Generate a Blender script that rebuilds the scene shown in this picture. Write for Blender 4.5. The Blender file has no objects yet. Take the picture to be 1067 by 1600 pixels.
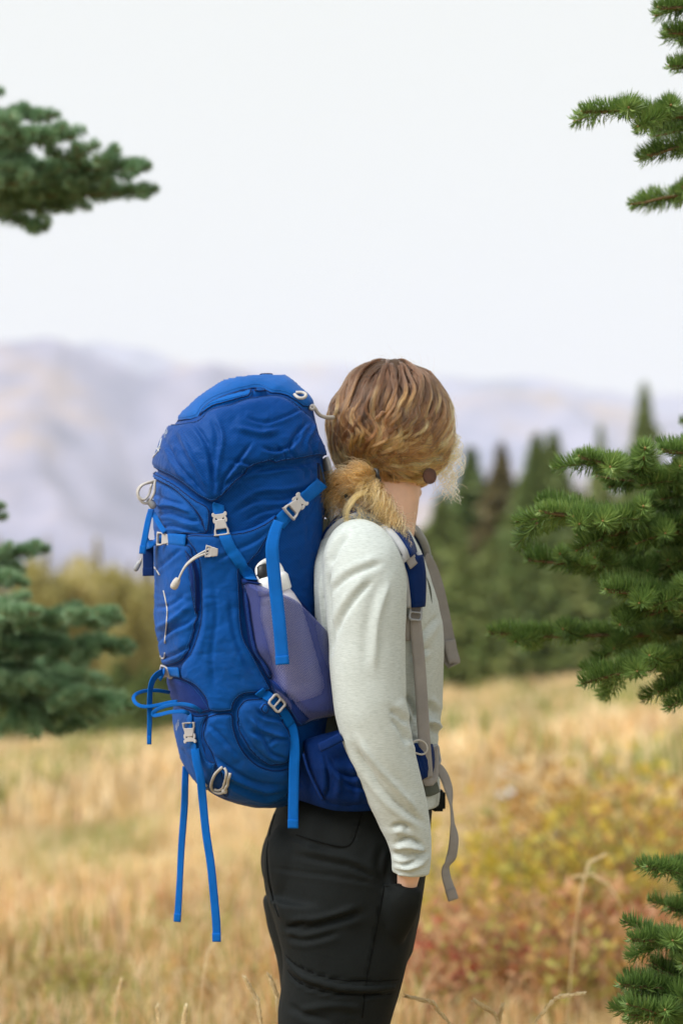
import bpy, bmesh, math, random
import numpy as np
from mathutils import Vector, Matrix, Euler
from mathutils.bvhtree import BVHTree
from mathutils.geometry import delaunay_2d_cdt

random.seed(7)
rng = np.random.default_rng(7)
R = math.radians
sc = bpy.context.scene
col = sc.collection

# ------------------------------------------------------------------ camera
FPX = 2800.0      # focal length in photograph pixels (1067 x 1600)
D = 2.917         # camera to the hiker
H = 1.35          # camera height
HZ = 900.0        # pixel row of the eye level
cam_d = bpy.data.cameras.new('camera')
cam = bpy.data.objects.new('camera', cam_d)
col.objects.link(cam)
cam.location = (0, -D, H)
cam.rotation_euler = (R(90), 0, 0)
cam_d.sensor_fit = 'VERTICAL'
cam_d.sensor_height = 36
cam_d.sensor_width = 24
cam_d.lens = FPX / 1600 * 36
cam_d.shift_y = 100 / 1600
cam_d.clip_start = 0.05
cam_d.clip_end = 12000
cam_d.dof.use_dof = True
cam_d.dof.focus_distance = D - 0.19
cam_d.dof.aperture_fstop = 2.5
sc.camera = cam

# ------------------------------------------------------------------ overcast sky, soft sun, exposure
SUN_EL, SUN_AZ = R(48), R(-118)        # azimuth measured from +Y towards +X
sd = Vector((math.sin(SUN_AZ) * math.cos(SUN_EL), math.cos(SUN_AZ) * math.cos(SUN_EL), math.sin(SUN_EL)))
world = bpy.data.worlds.new('World')
sc.world = world
world.use_nodes = True
wt = world.node_tree
wt.nodes.clear()
w_out = wt.nodes.new('ShaderNodeOutputWorld')
w_mix = wt.nodes.new('ShaderNodeMixShader')
w_sky = wt.nodes.new('ShaderNodeTexSky')
w_sky.sky_type = 'NISHITA'
w_sky.sun_disc = False
w_sky.sun_elevation = SUN_EL
w_sky.sun_rotation = SUN_AZ
w_b1 = wt.nodes.new('ShaderNodeBackground')
w_b1.inputs['Strength'].default_value = 0.06
w_b2 = wt.nodes.new('ShaderNodeBackground')
w_b2.inputs['Color'].default_value = (0.885, 0.905, 0.862, 1)     # even cloud cover
w_b2.inputs['Strength'].default_value = 0.345
w_mix.inputs[0].default_value = 0.965
wt.links.new(w_sky.outputs[0], w_b1.inputs[0])
wt.links.new(w_b1.outputs[0], w_mix.inputs[1])
wt.links.new(w_b2.outputs[0], w_mix.inputs[2])
wt.links.new(w_mix.outputs[0], w_out.inputs[0])
sun_d = bpy.data.lights.new('sun', 'SUN')
sun_d.energy = 1.5
sun_d.angle = R(40)
sun_d.color = (1.0, 0.975, 0.93)
sun = bpy.data.objects.new('sun', sun_d)
col.objects.link(sun)
sun.rotation_euler = sd.to_track_quat('Z', 'Y').to_euler()
vs = sc.view_settings
vs.view_transform = 'Standard'
vs.look = 'None'
vs.gamma = 1
vs.use_curve_mapping = False
vs.exposure = 1.55
sc.cycles.volume_bounces = 3
sc.cycles.max_bounces = 10
sc.cycles.transparent_max_bounces = 16
sc.cycles.use_denoising = True

# ------------------------------------------------------------------ helpers
def scl(y):
    return (D + y) / FPX

def at(px, py, y):
    """point in the world seen at a photograph pixel, y metres behind the hiker"""
    k = scl(y)
    return Vector(((px - 533.5) * k, y, H + (HZ - py) * k))

def proj(P):
    P = np.asarray(P)
    k = FPX / (D + P[..., 1])
    return np.stack([533.5 + P[..., 0] * k, HZ - (P[..., 2] - H) * k], -1)

def Z(ox, oy, s, pts):
    return [(ox + p[0] / s, oy + p[1] / s) + tuple(p[2:]) for p in pts]

def Z1(*pts): return Z(200, 560, 3.138, pts)
def Z2(*pts): return Z(200, 880, 3.138, pts)
def Z3(*pts): return Z(200, 1140, 3.138, pts)

def setp(o, label=None, cat=None, group=None, kind=None):
    if label: o['label'] = label
    if cat: o['category'] = cat
    if group: o['group'] = group
    if kind: o['kind'] = kind
    return o

def link(name, me, mat=None, parent=None):
    o = bpy.data.objects.new(name, me)
    col.objects.link(o)
    if mat is not None:
        for m in (mat if isinstance(mat, (list, tuple)) else [mat]):
            me.materials.append(m)
    if parent is not None:
        o.parent = parent
        o.matrix_parent_inverse = Matrix.Translation(-parent.location) if parent.parent is None else Matrix.Identity(4)
    return o

def empty(name, loc):
    o = bpy.data.objects.new(name, None)
    col.objects.link(o)
    o.location = loc
    o.empty_display_size = 0.1
    return o

def mesh_np(name, V, F, smooth=True):
    me = bpy.data.meshes.new(name)
    V = np.asarray(V, dtype=np.float32)
    if isinstance(F, np.ndarray):
        me.vertices.add(len(V)); me.vertices.foreach_set('co', V.ravel())
        n, k = F.shape
        me.loops.add(n * k); me.loops.foreach_set('vertex_index', F.astype(np.int32).ravel())
        me.polygons.add(n)
        me.polygons.foreach_set('loop_start', np.arange(0, n * k, k, dtype=np.int32))
        me.polygons.foreach_set('loop_total', np.full(n, k, dtype=np.int32))
        me.update(calc_edges=True)
    else:
        me.from_pydata([tuple(map(float, v)) for v in V], [], F)
    me.validate()
    me.polygons.foreach_set('use_smooth', np.full(len(me.polygons), smooth))
    return me

def set_uv(me, UV):
    """one uv per vertex"""
    lay = me.uv_layers.new(name='UVMap')
    vi = np.zeros(len(me.loops), dtype=np.int32)
    me.loops.foreach_get('vertex_index', vi)
    lay.data.foreach_set('uv', np.asarray(UV, dtype=np.float32)[vi].ravel())

def get_co(me):
    a = np.zeros(len(me.vertices) * 3, dtype=np.float32)
    me.vertices.foreach_get('co', a)
    return a.reshape(-1, 3).astype(np.float64)

def get_no(me):
    a = np.zeros(len(me.vertices) * 3, dtype=np.float32)
    me.vertices.foreach_get('normal', a)
    return a.reshape(-1, 3).astype(np.float64)

def catmull(P, per=8, closed=False):
    P = np.asarray(P, dtype=float)
    n = len(P)
    out = []
    idx = range(n if closed else n - 1)
    for i in idx:
        if closed:
            p0, p1, p2, p3 = P[(i - 1) % n], P[i], P[(i + 1) % n], P[(i + 2) % n]
        else:
            p0, p1, p2, p3 = P[max(i - 1, 0)], P[i], P[i + 1], P[min(i + 2, n - 1)]
        for j in range(per):
            t = j / per
            out.append(0.5 * ((2 * p1) + (-p0 + p2) * t + (2 * p0 - 5 * p1 + 4 * p2 - p3) * t * t + (-p0 + 3 * p1 - 3 * p2 + p3) * t ** 3))
    if not closed:
        out.append(P[-1])
    return np.array(out)

def resample(P, step, closed=False):
    P = np.asarray(P, dtype=float)
    Q = np.vstack([P, P[:1]]) if closed else P
    seg = np.linalg.norm(np.diff(Q, axis=0), axis=1)
    s = np.concatenate([[0], np.cumsum(seg)])
    n = max(2, int(round(s[-1] / step)))
    t = np.linspace(0, s[-1], n + 1)
    if closed:
        t = t[:-1]
    return np.stack([np.interp(t, s, Q[:, k]) for k in range(Q.shape[1])], -1)

def hash2(ix, iy, seed):
    h = (ix.astype(np.int64) * 374761393 + iy.astype(np.int64) * 668265263 + seed * 1274126177) & 0xffffffff
    h = ((h ^ (h >> 13)) * 1274126177) & 0xffffffff
    return ((h ^ (h >> 16)) & 0xffff) / 65535.0

def vnoise(x, y, seed=0):
    x = np.asarray(x, float); y = np.asarray(y, float)
    ix = np.floor(x); iy = np.floor(y)
    fx = x - ix; fy = y - iy
    fx = fx * fx * fx * (fx * (fx * 6 - 15) + 10); fy = fy * fy * fy * (fy * (fy * 6 - 15) + 10)
    a = hash2(ix, iy, seed); b = hash2(ix + 1, iy, seed); c = hash2(ix, iy + 1, seed); d = hash2(ix + 1, iy + 1, seed)
    return (a + (b - a) * fx) * (1 - fy) + (c + (d - c) * fx) * fy * 1.0 if False else (a * (1 - fx) + b * fx) * (1 - fy) + (c * (1 - fx) + d * fx) * fy

def fbm(x, y, seed=0, octv=4):
    s = 0; a = 0.5; t = 0
    for k in range(octv):
        s = s + a * (vnoise(x, y, seed + k * 17) - 0.5); t += a
        x = np.asarray(x) * 2.03 + 3.1; y = np.asarray(y) * 2.03 + 1.7; a *= 0.5
    return s / t * 2

def poly_dist(px, py, P, closed=False):
    """distance to a polyline and the parameter 0..1 along it"""
    P = np.asarray(P, float)
    Q = np.vstack([P, P[:1]]) if closed else P
    best = np.full(np.shape(px), 1e9); par = np.zeros(np.shape(px)); side = np.zeros(np.shape(px))
    L = np.linalg.norm(np.diff(Q, axis=0), axis=1); S = np.concatenate([[0], np.cumsum(L)])
    for i in range(len(Q) - 1):
        d = Q[i + 1] - Q[i]; l2 = max(d @ d, 1e-9)
        t = np.clip(((px - Q[i, 0]) * d[0] + (py - Q[i, 1]) * d[1]) / l2, 0, 1)
        ex = px - Q[i, 0] - t * d[0]; ey = py - Q[i, 1] - t * d[1]
        q = np.hypot(ex, ey)
        m = q < best
        best = np.where(m, q, best); par = np.where(m, (S[i] + t * L[i]) / S[-1], par)
        side = np.where(m, np.sign(d[0] * ey - d[1] * ex), side)
    return best, par, side

def inside(px, py, P):
    P = np.asarray(P, float); r = np.zeros(np.shape(px), bool); j = len(P) - 1
    for i in range(len(P)):
        a, b = P[i], P[j]
        c = ((a[1] > py) != (b[1] > py)) & (px < (b[0] - a[0]) * (py - a[1]) / (b[1] - a[1] + 1e-12) + a[0])
        r ^= c; j = i
    return r

def folds(px, py, CR):
    """cloth folds: each is (amplitude mm, half-width px, polyline); negative is a valley with a raised lip"""
    h = np.zeros(np.shape(px))
    for amp, wd, P in CR:
        P = catmull(P, 5) if len(P) > 2 else np.asarray(P, float)
        lo, hi = P.min(0) - 4 * wd, P.max(0) + 4 * wd
        m = (px > lo[0]) & (px < hi[0]) & (py > lo[1]) & (py < hi[1])
        if not m.any():
            continue
        d, t, s = poly_dist(px[m], py[m], P)
        tap = np.clip(np.minimum(t, 1 - t) * 5, 0, 1); tap = tap * tap * (3 - 2 * tap) * 0.85 + 0.15
        x = d * s / wd
        prof = np.exp(-np.abs(x / np.where(x > 0, 0.9, 0.45)) ** 1.5) - 0.5 * np.exp(-((x - 1.5) / 0.9) ** 2)
        tmp = np.zeros(np.shape(px)); tmp[m] = amp * 0.001 * prof * tap
        h += tmp
    return h

# ------------------------------------------------------------------ materials
def material(name):
    m = bpy.data.materials.new(name)
    m.use_nodes = True
    nt = m.node_tree
    b = nt.nodes['Principled BSDF']
    return m, nt, b

def nd(nt, typ, **kw):
    n = nt.nodes.new(typ)
    for k, v in kw.items():
        if k in n.inputs.keys():
            n.inputs[k].default_value = v
        else:
            setattr(n, k, v)
    return n

def ramp(nt, fac, stops):
    r = nt.nodes.new('ShaderNodeValToRGB')
    e = r.color_ramp.elements
    while len(e) < len(stops):
        e.new(0.5)
    for k, (p, c) in enumerate(stops):
        e[k].position = p; e[k].color = (*c, 1)
    nt.links.new(fac, r.inputs[0])
    return r.outputs[0]

def fabric(name, rgb, var=0.12, rough=0.75, pattern='weave', pscale=900, bump=0.25, sheen=0.25, rgb2=None, spec=0.3, wear=0.0, crumple=0.0):
    """cloth: fine weave relief, faint uneven dye and a soft sheen"""
    m, nt, b = material(name)
    L = nt.links.new
    uv = nd(nt, 'ShaderNodeTexCoord')
    src = uv.outputs['UV'] if pattern != 'obj' else uv.outputs['Object']
    no = nd(nt, 'ShaderNodeTexNoise', Scale=26.0, Detail=5.0, Roughness=0.65)
    L(uv.outputs['Object'], no.inputs['Vector'])
    c1 = tuple(max(0, c * (1 - var)) for c in rgb); c2 = tuple(c * (1 + var) for c in rgb)
    base = ramp(nt, no.outputs[0], [(0.3, c1), (0.7, c2)])
    hgt = None
    if pattern == 'hex':
        mp = nd(nt, 'ShaderNodeMapping'); mp.inputs['Rotation'].default_value = (0, 0, R(38)); L(src, mp.inputs[0])
        v = nd(nt, 'ShaderNodeTexVoronoi', Scale=pscale); v.feature = 'DISTANCE_TO_EDGE'; v.inputs['Randomness'].default_value = 0.12
        L(mp.outputs[0], v.inputs['Vector'])
        hgt = v.outputs['Distance']
        mx = nd(nt, 'ShaderNodeMixRGB'); mx.blend_type = 'MIX'
        rr = ramp(nt, v.outputs['Distance'], [(0.05, (1, 1, 1)), (0.16, (0, 0, 0))])
        L(rr, mx.inputs[0]); L(base, mx.inputs[1]); mx.inputs[2].default_value = (*(rgb2 or rgb), 1)
        base = mx.outputs[0]
    elif pattern in ('weave', 'obj'):
        w1 = nd(nt, 'ShaderNodeTexWave', Scale=pscale / 6.283); w1.bands_direction = 'X'
        w2 = nd(nt, 'ShaderNodeTexWave', Scale=pscale / 6.283); w2.bands_direction = 'Y' if pattern == 'weave' else 'Z'
        L(src, w1.inputs['Vector']); L(src, w2.inputs['Vector'])
        ad = nd(nt, 'ShaderNodeMath', operation='ADD'); L(w1.outputs['Fac'], ad.inputs[0]); L(w2.outputs['Fac'], ad.inputs[1])
        hgt = ad.outputs[0]
    if wear:
        n2 = nd(nt, 'ShaderNodeTexNoise', Scale=9.0, Detail=8.0, Roughness=0.75); L(uv.outputs['Object'], n2.inputs['Vector'])
        mx = nd(nt, 'ShaderNodeMixRGB'); rr = ramp(nt, n2.outputs[0], [(0.52, (0, 0, 0)), (0.75, (wear,) * 3)])
        L(rr, mx.inputs[0]); L(base, mx.inputs[1]); mx.inputs[2].default_value = (0.25, 0.3, 0.36, 1)
        base = mx.outputs[0]
    L(base, b.inputs['Base Color'])
    b.inputs['Roughness'].default_value = rough
    b.inputs['Specular IOR Level'].default_value = spec
    mxc = max(rgb)
    if mxc > 0.05 and rgb[2] > 3 * rgb[0]: b.inputs['Specular Tint'].default_value = (0.16, 0.42, 1.0, 1)      # dyed nylon reflects blue
    b.inputs['Sheen Weight'].default_value = sheen
    b.inputs['Sheen Roughness'].default_value = 0.45
    b.inputs['Sheen Tint'].default_value = (*[min(1, 0.08 + 2.0 * c) for c in rgb], 1)
    if hgt is not None:
        bp = nd(nt, 'ShaderNodeBump', Strength=bump, Distance=0.0006)
        L(hgt, bp.inputs['Height'])
        n3 = nd(nt, 'ShaderNodeTexNoise', Scale=120.0, Detail=3.0); L(uv.outputs['Object'], n3.inputs['Vector'])
        bp2 = nd(nt, 'ShaderNodeBump', Strength=0.25, Distance=0.002)
        L(n3.outputs[0], bp2.inputs['Height']); L(bp2.outputs[0], bp.inputs['Normal'])
        if crumple:                      # sharp little creases of stiff nylon
            nw = nd(nt, 'ShaderNodeTexNoise', Scale=9.0, Detail=3.0); L(uv.outputs['Object'], nw.inputs['Vector'])
            mw = nd(nt, 'ShaderNodeMixRGB'); mw.blend_type = 'ADD'; mw.inputs[0].default_value = 0.12; L(uv.outputs['Object'], mw.inputs[1]); L(nw.outputs['Color'], mw.inputs[2])
            mp3 = nd(nt, 'ShaderNodeMapping'); mp3.inputs['Scale'].default_value = (1.0, 1.0, 1.5); mp3.inputs['Rotation'].default_value = (0.3, 0.5, 0.2); L(mw.outputs[0], mp3.inputs[0])
            vo = nd(nt, 'ShaderNodeTexVoronoi', Scale=24.0); vo.feature = 'F1'; L(mp3.outputs[0], vo.inputs['Vector'])
            vo2 = nd(nt, 'ShaderNodeTexVoronoi', Scale=55.0); vo2.feature = 'F1'; L(mp3.outputs[0], vo2.inputs['Vector'])
            sm = nd(nt, 'ShaderNodeMath', operation='MULTIPLY_ADD'); L(vo2.outputs['Distance'], sm.inputs[0]); sm.inputs[1].default_value = 0.35; L(vo.outputs['Distance'], sm.inputs[2])
            bp3 = nd(nt, 'ShaderNodeBump', Strength=crumple, Distance=0.012); L(sm.outputs[0], bp3.inputs['Height']); L(bp3.outputs[0], bp2.inputs['Normal'])
        L(bp.outputs[0], b.inputs['Normal'])
    return m

def plain(name, rgb, rough=0.5, spec=0.4, var=0.08, scale=60, sss=0.0):
    m, nt, b = material(name)
    tc = nd(nt, 'ShaderNodeTexCoord')
    no = nd(nt, 'ShaderNodeTexNoise', Scale=float(scale), Detail=4.0)
    nt.links.new(tc.outputs['Object'], no.inputs['Vector'])
    c = ramp(nt, no.outputs[0], [(0.3, tuple(x * (1 - var) for x in rgb)), (0.7, tuple(x * (1 + var) for x in rgb))])
    nt.links.new(c, b.inputs['Base Color'])
    b.inputs['Roughness'].default_value = rough
    b.inputs['Specular IOR Level'].default_value = spec
    if sss:
        b.inputs['Subsurface Weight'].default_value = sss
        b.inputs['Subsurface Radius'].default_value = (0.012, 0.005, 0.003)
        b.inputs['Subsurface Scale'].default_value = 1.0
    bp = nd(nt, 'ShaderNodeBump', Strength=0.12, Distance=0.001)
    n2 = nd(nt, 'ShaderNodeTexNoise', Scale=float(scale) * 8, Detail=2.0)
    nt.links.new(tc.outputs['Object'], n2.inputs['Vector'])
    nt.links.new(n2.outputs[0], bp.inputs['Height']); nt.links.new(bp.outputs[0], b.inputs['Normal'])
    return m

def leafy(name, stops, rough=0.55, trans=0.25, spec=0.35, attr=None):
    """foliage: colour picked per leaf, some light passing through"""
    m, nt, b = material(name)
    g = nd(nt, 'ShaderNodeNewGeometry')
    oi = nd(nt, 'ShaderNodeObjectInfo')
    ad = nd(nt, 'ShaderNodeMath', operation='MULTIPLY_ADD')
    nt.links.new(oi.outputs['Random'], ad.inputs[0]); ad.inputs[1].default_value = 0.35
    ml = nd(nt, 'ShaderNodeMath', operation='MULTIPLY'); nt.links.new(g.outputs['Random Per Island'], ml.inputs[0]); ml.inputs[1].default_value = 0.65
    nt.links.new(ml.outputs[0], ad.inputs[2])
    c = ramp(nt, ad.outputs[0], stops)
    if attr:
        at_ = nd(nt, 'ShaderNodeAttribute', attribute_name=attr)
        c = at_.outputs['Color']
    nt.links.new(c, b.inputs['Base Color'])
    b.inputs['Roughness'].default_value = rough
    b.inputs['Specular IOR Level'].default_value = spec
    tr = nd(nt, 'ShaderNodeBsdfTranslucent'); nt.links.new(c, tr.inputs[0])
    mx = nd(nt, 'ShaderNodeMixShader'); mx.inputs[0].default_value = trans
    out = nt.nodes['Material Output']
    nt.links.new(b.outputs[0], mx.inputs[1]); nt.links.new(tr.outputs[0], mx.inputs[2]); nt.links.new(mx.outputs[0], out.inputs[0])
    return m

M = {}
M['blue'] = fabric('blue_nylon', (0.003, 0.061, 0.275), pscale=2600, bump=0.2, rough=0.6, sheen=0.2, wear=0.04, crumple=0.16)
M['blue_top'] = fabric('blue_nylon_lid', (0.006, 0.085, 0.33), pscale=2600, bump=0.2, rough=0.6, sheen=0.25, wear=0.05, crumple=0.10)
M['navy'] = fabric('navy_ripstop', (0.002, 0.036, 0.185), pattern='hex', pscale=300, bump=0.5, rough=0.5, sheen=0.2, rgb2=(0.003, 0.052, 0.235), spec=0.22, crumple=0.22)
M['belt'] = fabric('belt_ripstop', (0.0007, 0.013, 0.088), pattern='weave', pscale=1300, bump=0.8, rough=0.6, sheen=0.15, crumple=0.3)
M['meshblue'] = fabric('mesh_panel_blue', (0.008, 0.025, 0.15), pscale=1500, bump=0.6, rough=0.7, sheen=0.3)
M['web'] = fabric('blue_webbing', (0.003, 0.125, 0.50), pscale=1700, bump=0.7, rough=0.5, sheen=0.2)
M['webdark'] = fabric('dark_webbing', (0.003, 0.018, 0.11), pscale=1700, bump=0.7, rough=0.55)
M['greyweb'] = fabric('grey_webbing', (0.30, 0.28, 0.27), pscale=1700, bump=0.6, rough=0.65, sheen=0.1)
M['greypad'] = fabric('grey_binding', (0.33, 0.34, 0.36), pscale=1900, bump=0.3, rough=0.7, sheen=0.1)
M['olivepad'] = fabric('grey_green_foam', (0.085, 0.095, 0.08), pscale=1500, bump=0.5, rough=0.85)
M['black'] = plain('black_plastic', (0.012, 0.012, 0.013), 0.45)
M['plastic'] = plain('grey_plastic', (0.44, 0.42, 0.42), 0.38, 0.45, 0.04, 40)
M['steel'] = plain('grey_steel_plastic', (0.27, 0.285, 0.31), 0.35, 0.5, 0.05, 40)
M['cord'] = plain('grey_cord', (0.45, 0.43, 0.41), 0.6, 0.3, 0.1, 300)
M['print'] = plain('reflective_print', (0.5, 0.54, 0.6), 0.4, 0.5, 0.05, 300)
M['skin'] = plain('skin', (0.78, 0.49, 0.36), 0.5, 0.35, 0.07, 45, sss=0.12)
M['lips'] = plain('lip_skin', (0.45, 0.17, 0.14), 0.4)
M['eyewhite'] = plain('eye_white', (0.7, 0.68, 0.65), 0.2)
M['trousers'] = fabric('charcoal_trouser_cloth', (0.0040, 0.0062, 0.0068), pattern='obj', pscale=1400, bump=0.35, rough=0.75, sheen=0.06, spec=0.2, var=0.15)
M['wood'] = plain('earring_wood', (0.085, 0.03, 0.014), 0.4, 0.4, 0.35, 70)
M['bottle'] = plain('frosted_white_plastic', (0.66, 0.63, 0.72), 0.35, 0.5, 0.03)
M['white'] = plain('white_plastic', (0.80, 0.80, 0.80), 0.3, 0.5, 0.02)

def shirt_mat():
    m, nt, b = material('heather_knit')
    L = nt.links.new
    tc = nd(nt, 'ShaderNodeTexCoord')
    mp = nd(nt, 'ShaderNodeMapping'); mp.inputs['Scale'].default_value = (110, 110, 1100); L(tc.outputs['Object'], mp.inputs[0])
    n1 = nd(nt, 'ShaderNodeTexNoise', Scale=1.0, Detail=3.0, Roughness=0.6); L(mp.outputs[0], n1.inputs['Vector'])
    c = ramp(nt, n1.outputs[0], [(0.25, (0.375, 0.42, 0.405)), (0.5, (0.49, 0.535, 0.525)), (0.75, (0.57, 0.615, 0.605))])
    L(c, b.inputs['Base Color'])
    b.inputs['Roughness'].default_value = 0.9
    b.inputs['Specular IOR Level'].default_value = 0.15
    b.inputs['Sheen Weight'].default_value = 0.15
    w = nd(nt, 'ShaderNodeTexWave', Scale=230.0); w.bands_direction = 'Z'; w.inputs['Distortion'].default_value = 1.0
    L(tc.outputs['Object'], w.inputs['Vector'])
    bp = nd(nt, 'ShaderNodeBump', Strength=0.25, Distance=0.0006); L(w.outputs['Fac'], bp.inputs['Height'])
    n3 = nd(nt, 'ShaderNodeTexNoise', Scale=55.0, Detail=3.0); L(tc.outputs['Object'], n3.inputs['Vector'])
    bp2 = nd(nt, 'ShaderNodeBump', Strength=0.12, Distance=0.003); L(n3.outputs[0], bp2.inputs['Height']); L(bp2.outputs[0], bp.inputs['Normal'])
    L(bp.outputs[0], b.inputs['Normal'])
    return m
M['shirt'] = shirt_mat()

def mesh_cloth():
    """see-through knit mesh of the bottle pocket: holes are real gaps in the weave"""
    m, nt, b = material('pocket_mesh')
    L = nt.links.new
    uv = nd(nt, 'ShaderNodeTexCoord')
    mp = nd(nt, 'ShaderNodeMapping'); mp.inputs['Rotation'].default_value = (0, 0, R(33)); mp.inputs['Scale'].default_value = (1, 0.55, 1); L(uv.outputs['UV'], mp.inputs[0])
    v = nd(nt, 'ShaderNodeTexVoronoi', Scale=850.0); v.inputs['Randomness'].default_value = 0.05; L(mp.outputs[0], v.inputs['Vector'])
    hole = nd(nt, 'ShaderNodeMath', operation='LESS_THAN'); L(v.outputs['Distance'], hole.inputs[0]); hole.inputs[1].default_value = 0.33
    b.inputs['Base Color'].default_value = (0.035, 0.055, 0.26, 1)
    b.inputs['Roughness'].default_value = 0.6
    b.inputs['Sheen Weight'].default_value = 0.4
    b.inputs['Sheen Tint'].default_value = (0.6, 0.62, 0.9, 1)
    tr = nd(nt, 'ShaderNodeBsdfTransparent')
    mx = nd(nt, 'ShaderNodeMixShader'); L(hole.outputs[0], mx.inputs[0]); L(b.outputs[0], mx.inputs[1]); L(tr.outputs[0], mx.inputs[2])
    L(mx.outputs[0], nt.nodes['Material Output'].inputs[0])
    return m
M['pocketmesh'] = mesh_cloth()

# ================================================================== THE SETTING
def gz(x, y):
    """height of the meadow"""
    x = np.asarray(x, float); d = np.asarray(y, float) + D
    z = -0.056 * (d - 3) + 0.098 * x * np.clip(d / 30, 0.1, 1)
    z = z + 0.10 * fbm(x * 0.25, d * 0.25, 5, 3) * np.clip(d / 6, 0, 1) + 0.5 * fbm(x * 0.05, d * 0.04, 9, 2) * np.clip((d - 8) / 40, 0, 1)
    z = np.where(d > 78, z - 0.0022 * (d - 78) ** 2, z)
    return np.maximum(z, -130 + 6 * fbm(x * 0.01, d * 0.01, 3, 3))

def ground_mat():
    m, nt, b = material('meadow_soil_and_thatch')
    L = nt.links.new
    tc = nd(nt, 'ShaderNodeTexCoord')
    n1 = nd(nt, 'ShaderNodeTexNoise', Scale=0.35, Detail=6.0, Roughness=0.6); L(tc.outputs['Object'], n1.inputs['Vector'])
    n2 = nd(nt, 'ShaderNodeTexNoise', Scale=6.0, Detail=6.0, Roughness=0.7); L(tc.outputs['Object'], n2.inputs['Vector'])
    c1 = ramp(nt, n1.outputs[0], [(0.30, (0.30, 0.20, 0.085)), (0.48, (0.40, 0.27, 0.12)), (0.58, (0.24, 0.21, 0.07)), (0.72, (0.44, 0.31, 0.15))])
    c2 = ramp(nt, n2.outputs[0], [(0.3, (0.19, 0.115, 0.055)), (0.7, (0.42, 0.29, 0.14))])
    mx = nd(nt, 'ShaderNodeMixRGB'); mx.inputs[0].default_value = 0.45; L(c1, mx.inputs[1]); L(c2, mx.inputs[2])
    L(mx.outputs[0], b.inputs['Base Color'])
    b.inputs['Roughness'].default_value = 0.95; b.inputs['Specular IOR Level'].default_value = 0.1
    bp = nd(nt, 'ShaderNodeBump', Strength=0.6, Distance=0.05); L(n2.outputs[0], bp.inputs['Height']); L(bp.outputs[0], b.inputs['Normal'])
    return m

def build_ground():
    dd = np.concatenate([np.linspace(-6, 12, 46), np.linspace(12.6, 90, 90), np.geomspace(94, 8400, 70)])
    uu = np.linspace(-1, 1, 111); uu = np.sign(uu) * np.abs(uu) ** 1.5
    X = np.zeros((len(dd), len(uu))); Y = np.zeros_like(X)
    for i, d in enumerate(dd):
        X[i] = uu * (8 + max(d, 0) * 0.75); Y[i] = d - D
    Zz = gz(X, Y)
    V = np.stack([X, Y, Zz], -1).reshape(-1, 3)
    n = len(uu)
    i, j = np.meshgrid(np.arange(len(dd) - 1), np.arange(n - 1), indexing='ij')
    a = (i * n + j).ravel()
    o = link('meadow_ground', mesh_np('meadow_ground', V, np.stack([a, a + 1, a + n + 1, a + n], -1)), ground_mat())
    return setp(o, 'sloping meadow of dry golden grass running to the treeline', 'ground', kind='structure')
ground = build_ground()

# ---------------------------------------------------------------- mountains
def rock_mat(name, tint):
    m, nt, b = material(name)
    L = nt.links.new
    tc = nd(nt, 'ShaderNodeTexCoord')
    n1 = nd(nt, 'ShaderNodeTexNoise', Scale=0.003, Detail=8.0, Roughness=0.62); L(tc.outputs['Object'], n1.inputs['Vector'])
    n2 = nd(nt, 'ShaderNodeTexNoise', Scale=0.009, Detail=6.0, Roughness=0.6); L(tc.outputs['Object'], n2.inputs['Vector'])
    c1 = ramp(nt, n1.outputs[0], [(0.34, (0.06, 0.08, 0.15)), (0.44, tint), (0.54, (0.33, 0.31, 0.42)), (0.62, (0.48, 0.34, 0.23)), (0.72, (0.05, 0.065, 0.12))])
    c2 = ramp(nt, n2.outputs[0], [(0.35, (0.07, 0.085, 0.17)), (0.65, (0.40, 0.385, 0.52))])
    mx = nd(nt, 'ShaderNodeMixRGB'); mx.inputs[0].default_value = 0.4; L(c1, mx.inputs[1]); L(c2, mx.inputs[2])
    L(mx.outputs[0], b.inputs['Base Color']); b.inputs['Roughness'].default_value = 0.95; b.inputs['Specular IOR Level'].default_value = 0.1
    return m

def mountain(name, label, d0, ridge, depth, seed, mat, jag):
    """a range whose crest follows ridge = [(pixel column, pixel row)] at distance d0"""
    R_ = np.array(ridge, float)
    nx, ny = 150, 46
    px = np.linspace(R_[0, 0], R_[-1, 0], nx)
    crest = H + (HZ - np.interp(px, R_[:, 0], R_[:, 1])) * d0 / FPX
    V = np.zeros((ny, nx, 3))
    for j in range(ny):
        t = j / (ny - 1)                       # 0 foot on our side, 0.7 crest, 1 foot behind
        y = d0 + (t - 0.7) * depth - D
        x = (px - 533.5) * d0 / FPX
        prof = (t / 0.7) ** 1.25 if t <= 0.7 else max(0.0, 1 - (t - 0.7) / 0.3) ** 0.8
        base = -132.0
        xs = x * 0.5; ys = y * 0.5
        n = fbm(xs * 0.006 + seed, np.full(nx, ys) * 0.006, seed, 5)
        rid = 1 - np.abs(fbm(xs * 0.0045 + 9 + seed + ys * 0.0012, np.full(nx, ys) * 0.003, seed + 3, 5)) * 1.7
        env = np.sin(math.pi * min(1, t / 0.7 * 0.98 + 0.02)) if t < 0.7 else 0.3
        hgt = (crest - base) * prof
        V[j] = np.stack([x + 36 * n, np.full(nx, y), base + hgt + (rid - 0.5) * env * 0.22 * (crest - base) + n * jag * (0.3 + prof)], -1)
    V = V.reshape(-1, 3)
    i, j = np.meshgrid(np.arange(ny - 1), np.arange(nx - 1), indexing='ij')
    a = (i * nx + j).ravel()
    o = link(name, mesh_np(name, V, np.stack([a, a + 1, a + nx + 1, a + nx], -1)), mat)
    return setp(o, label, 'mountain', kind='structure')
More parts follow.
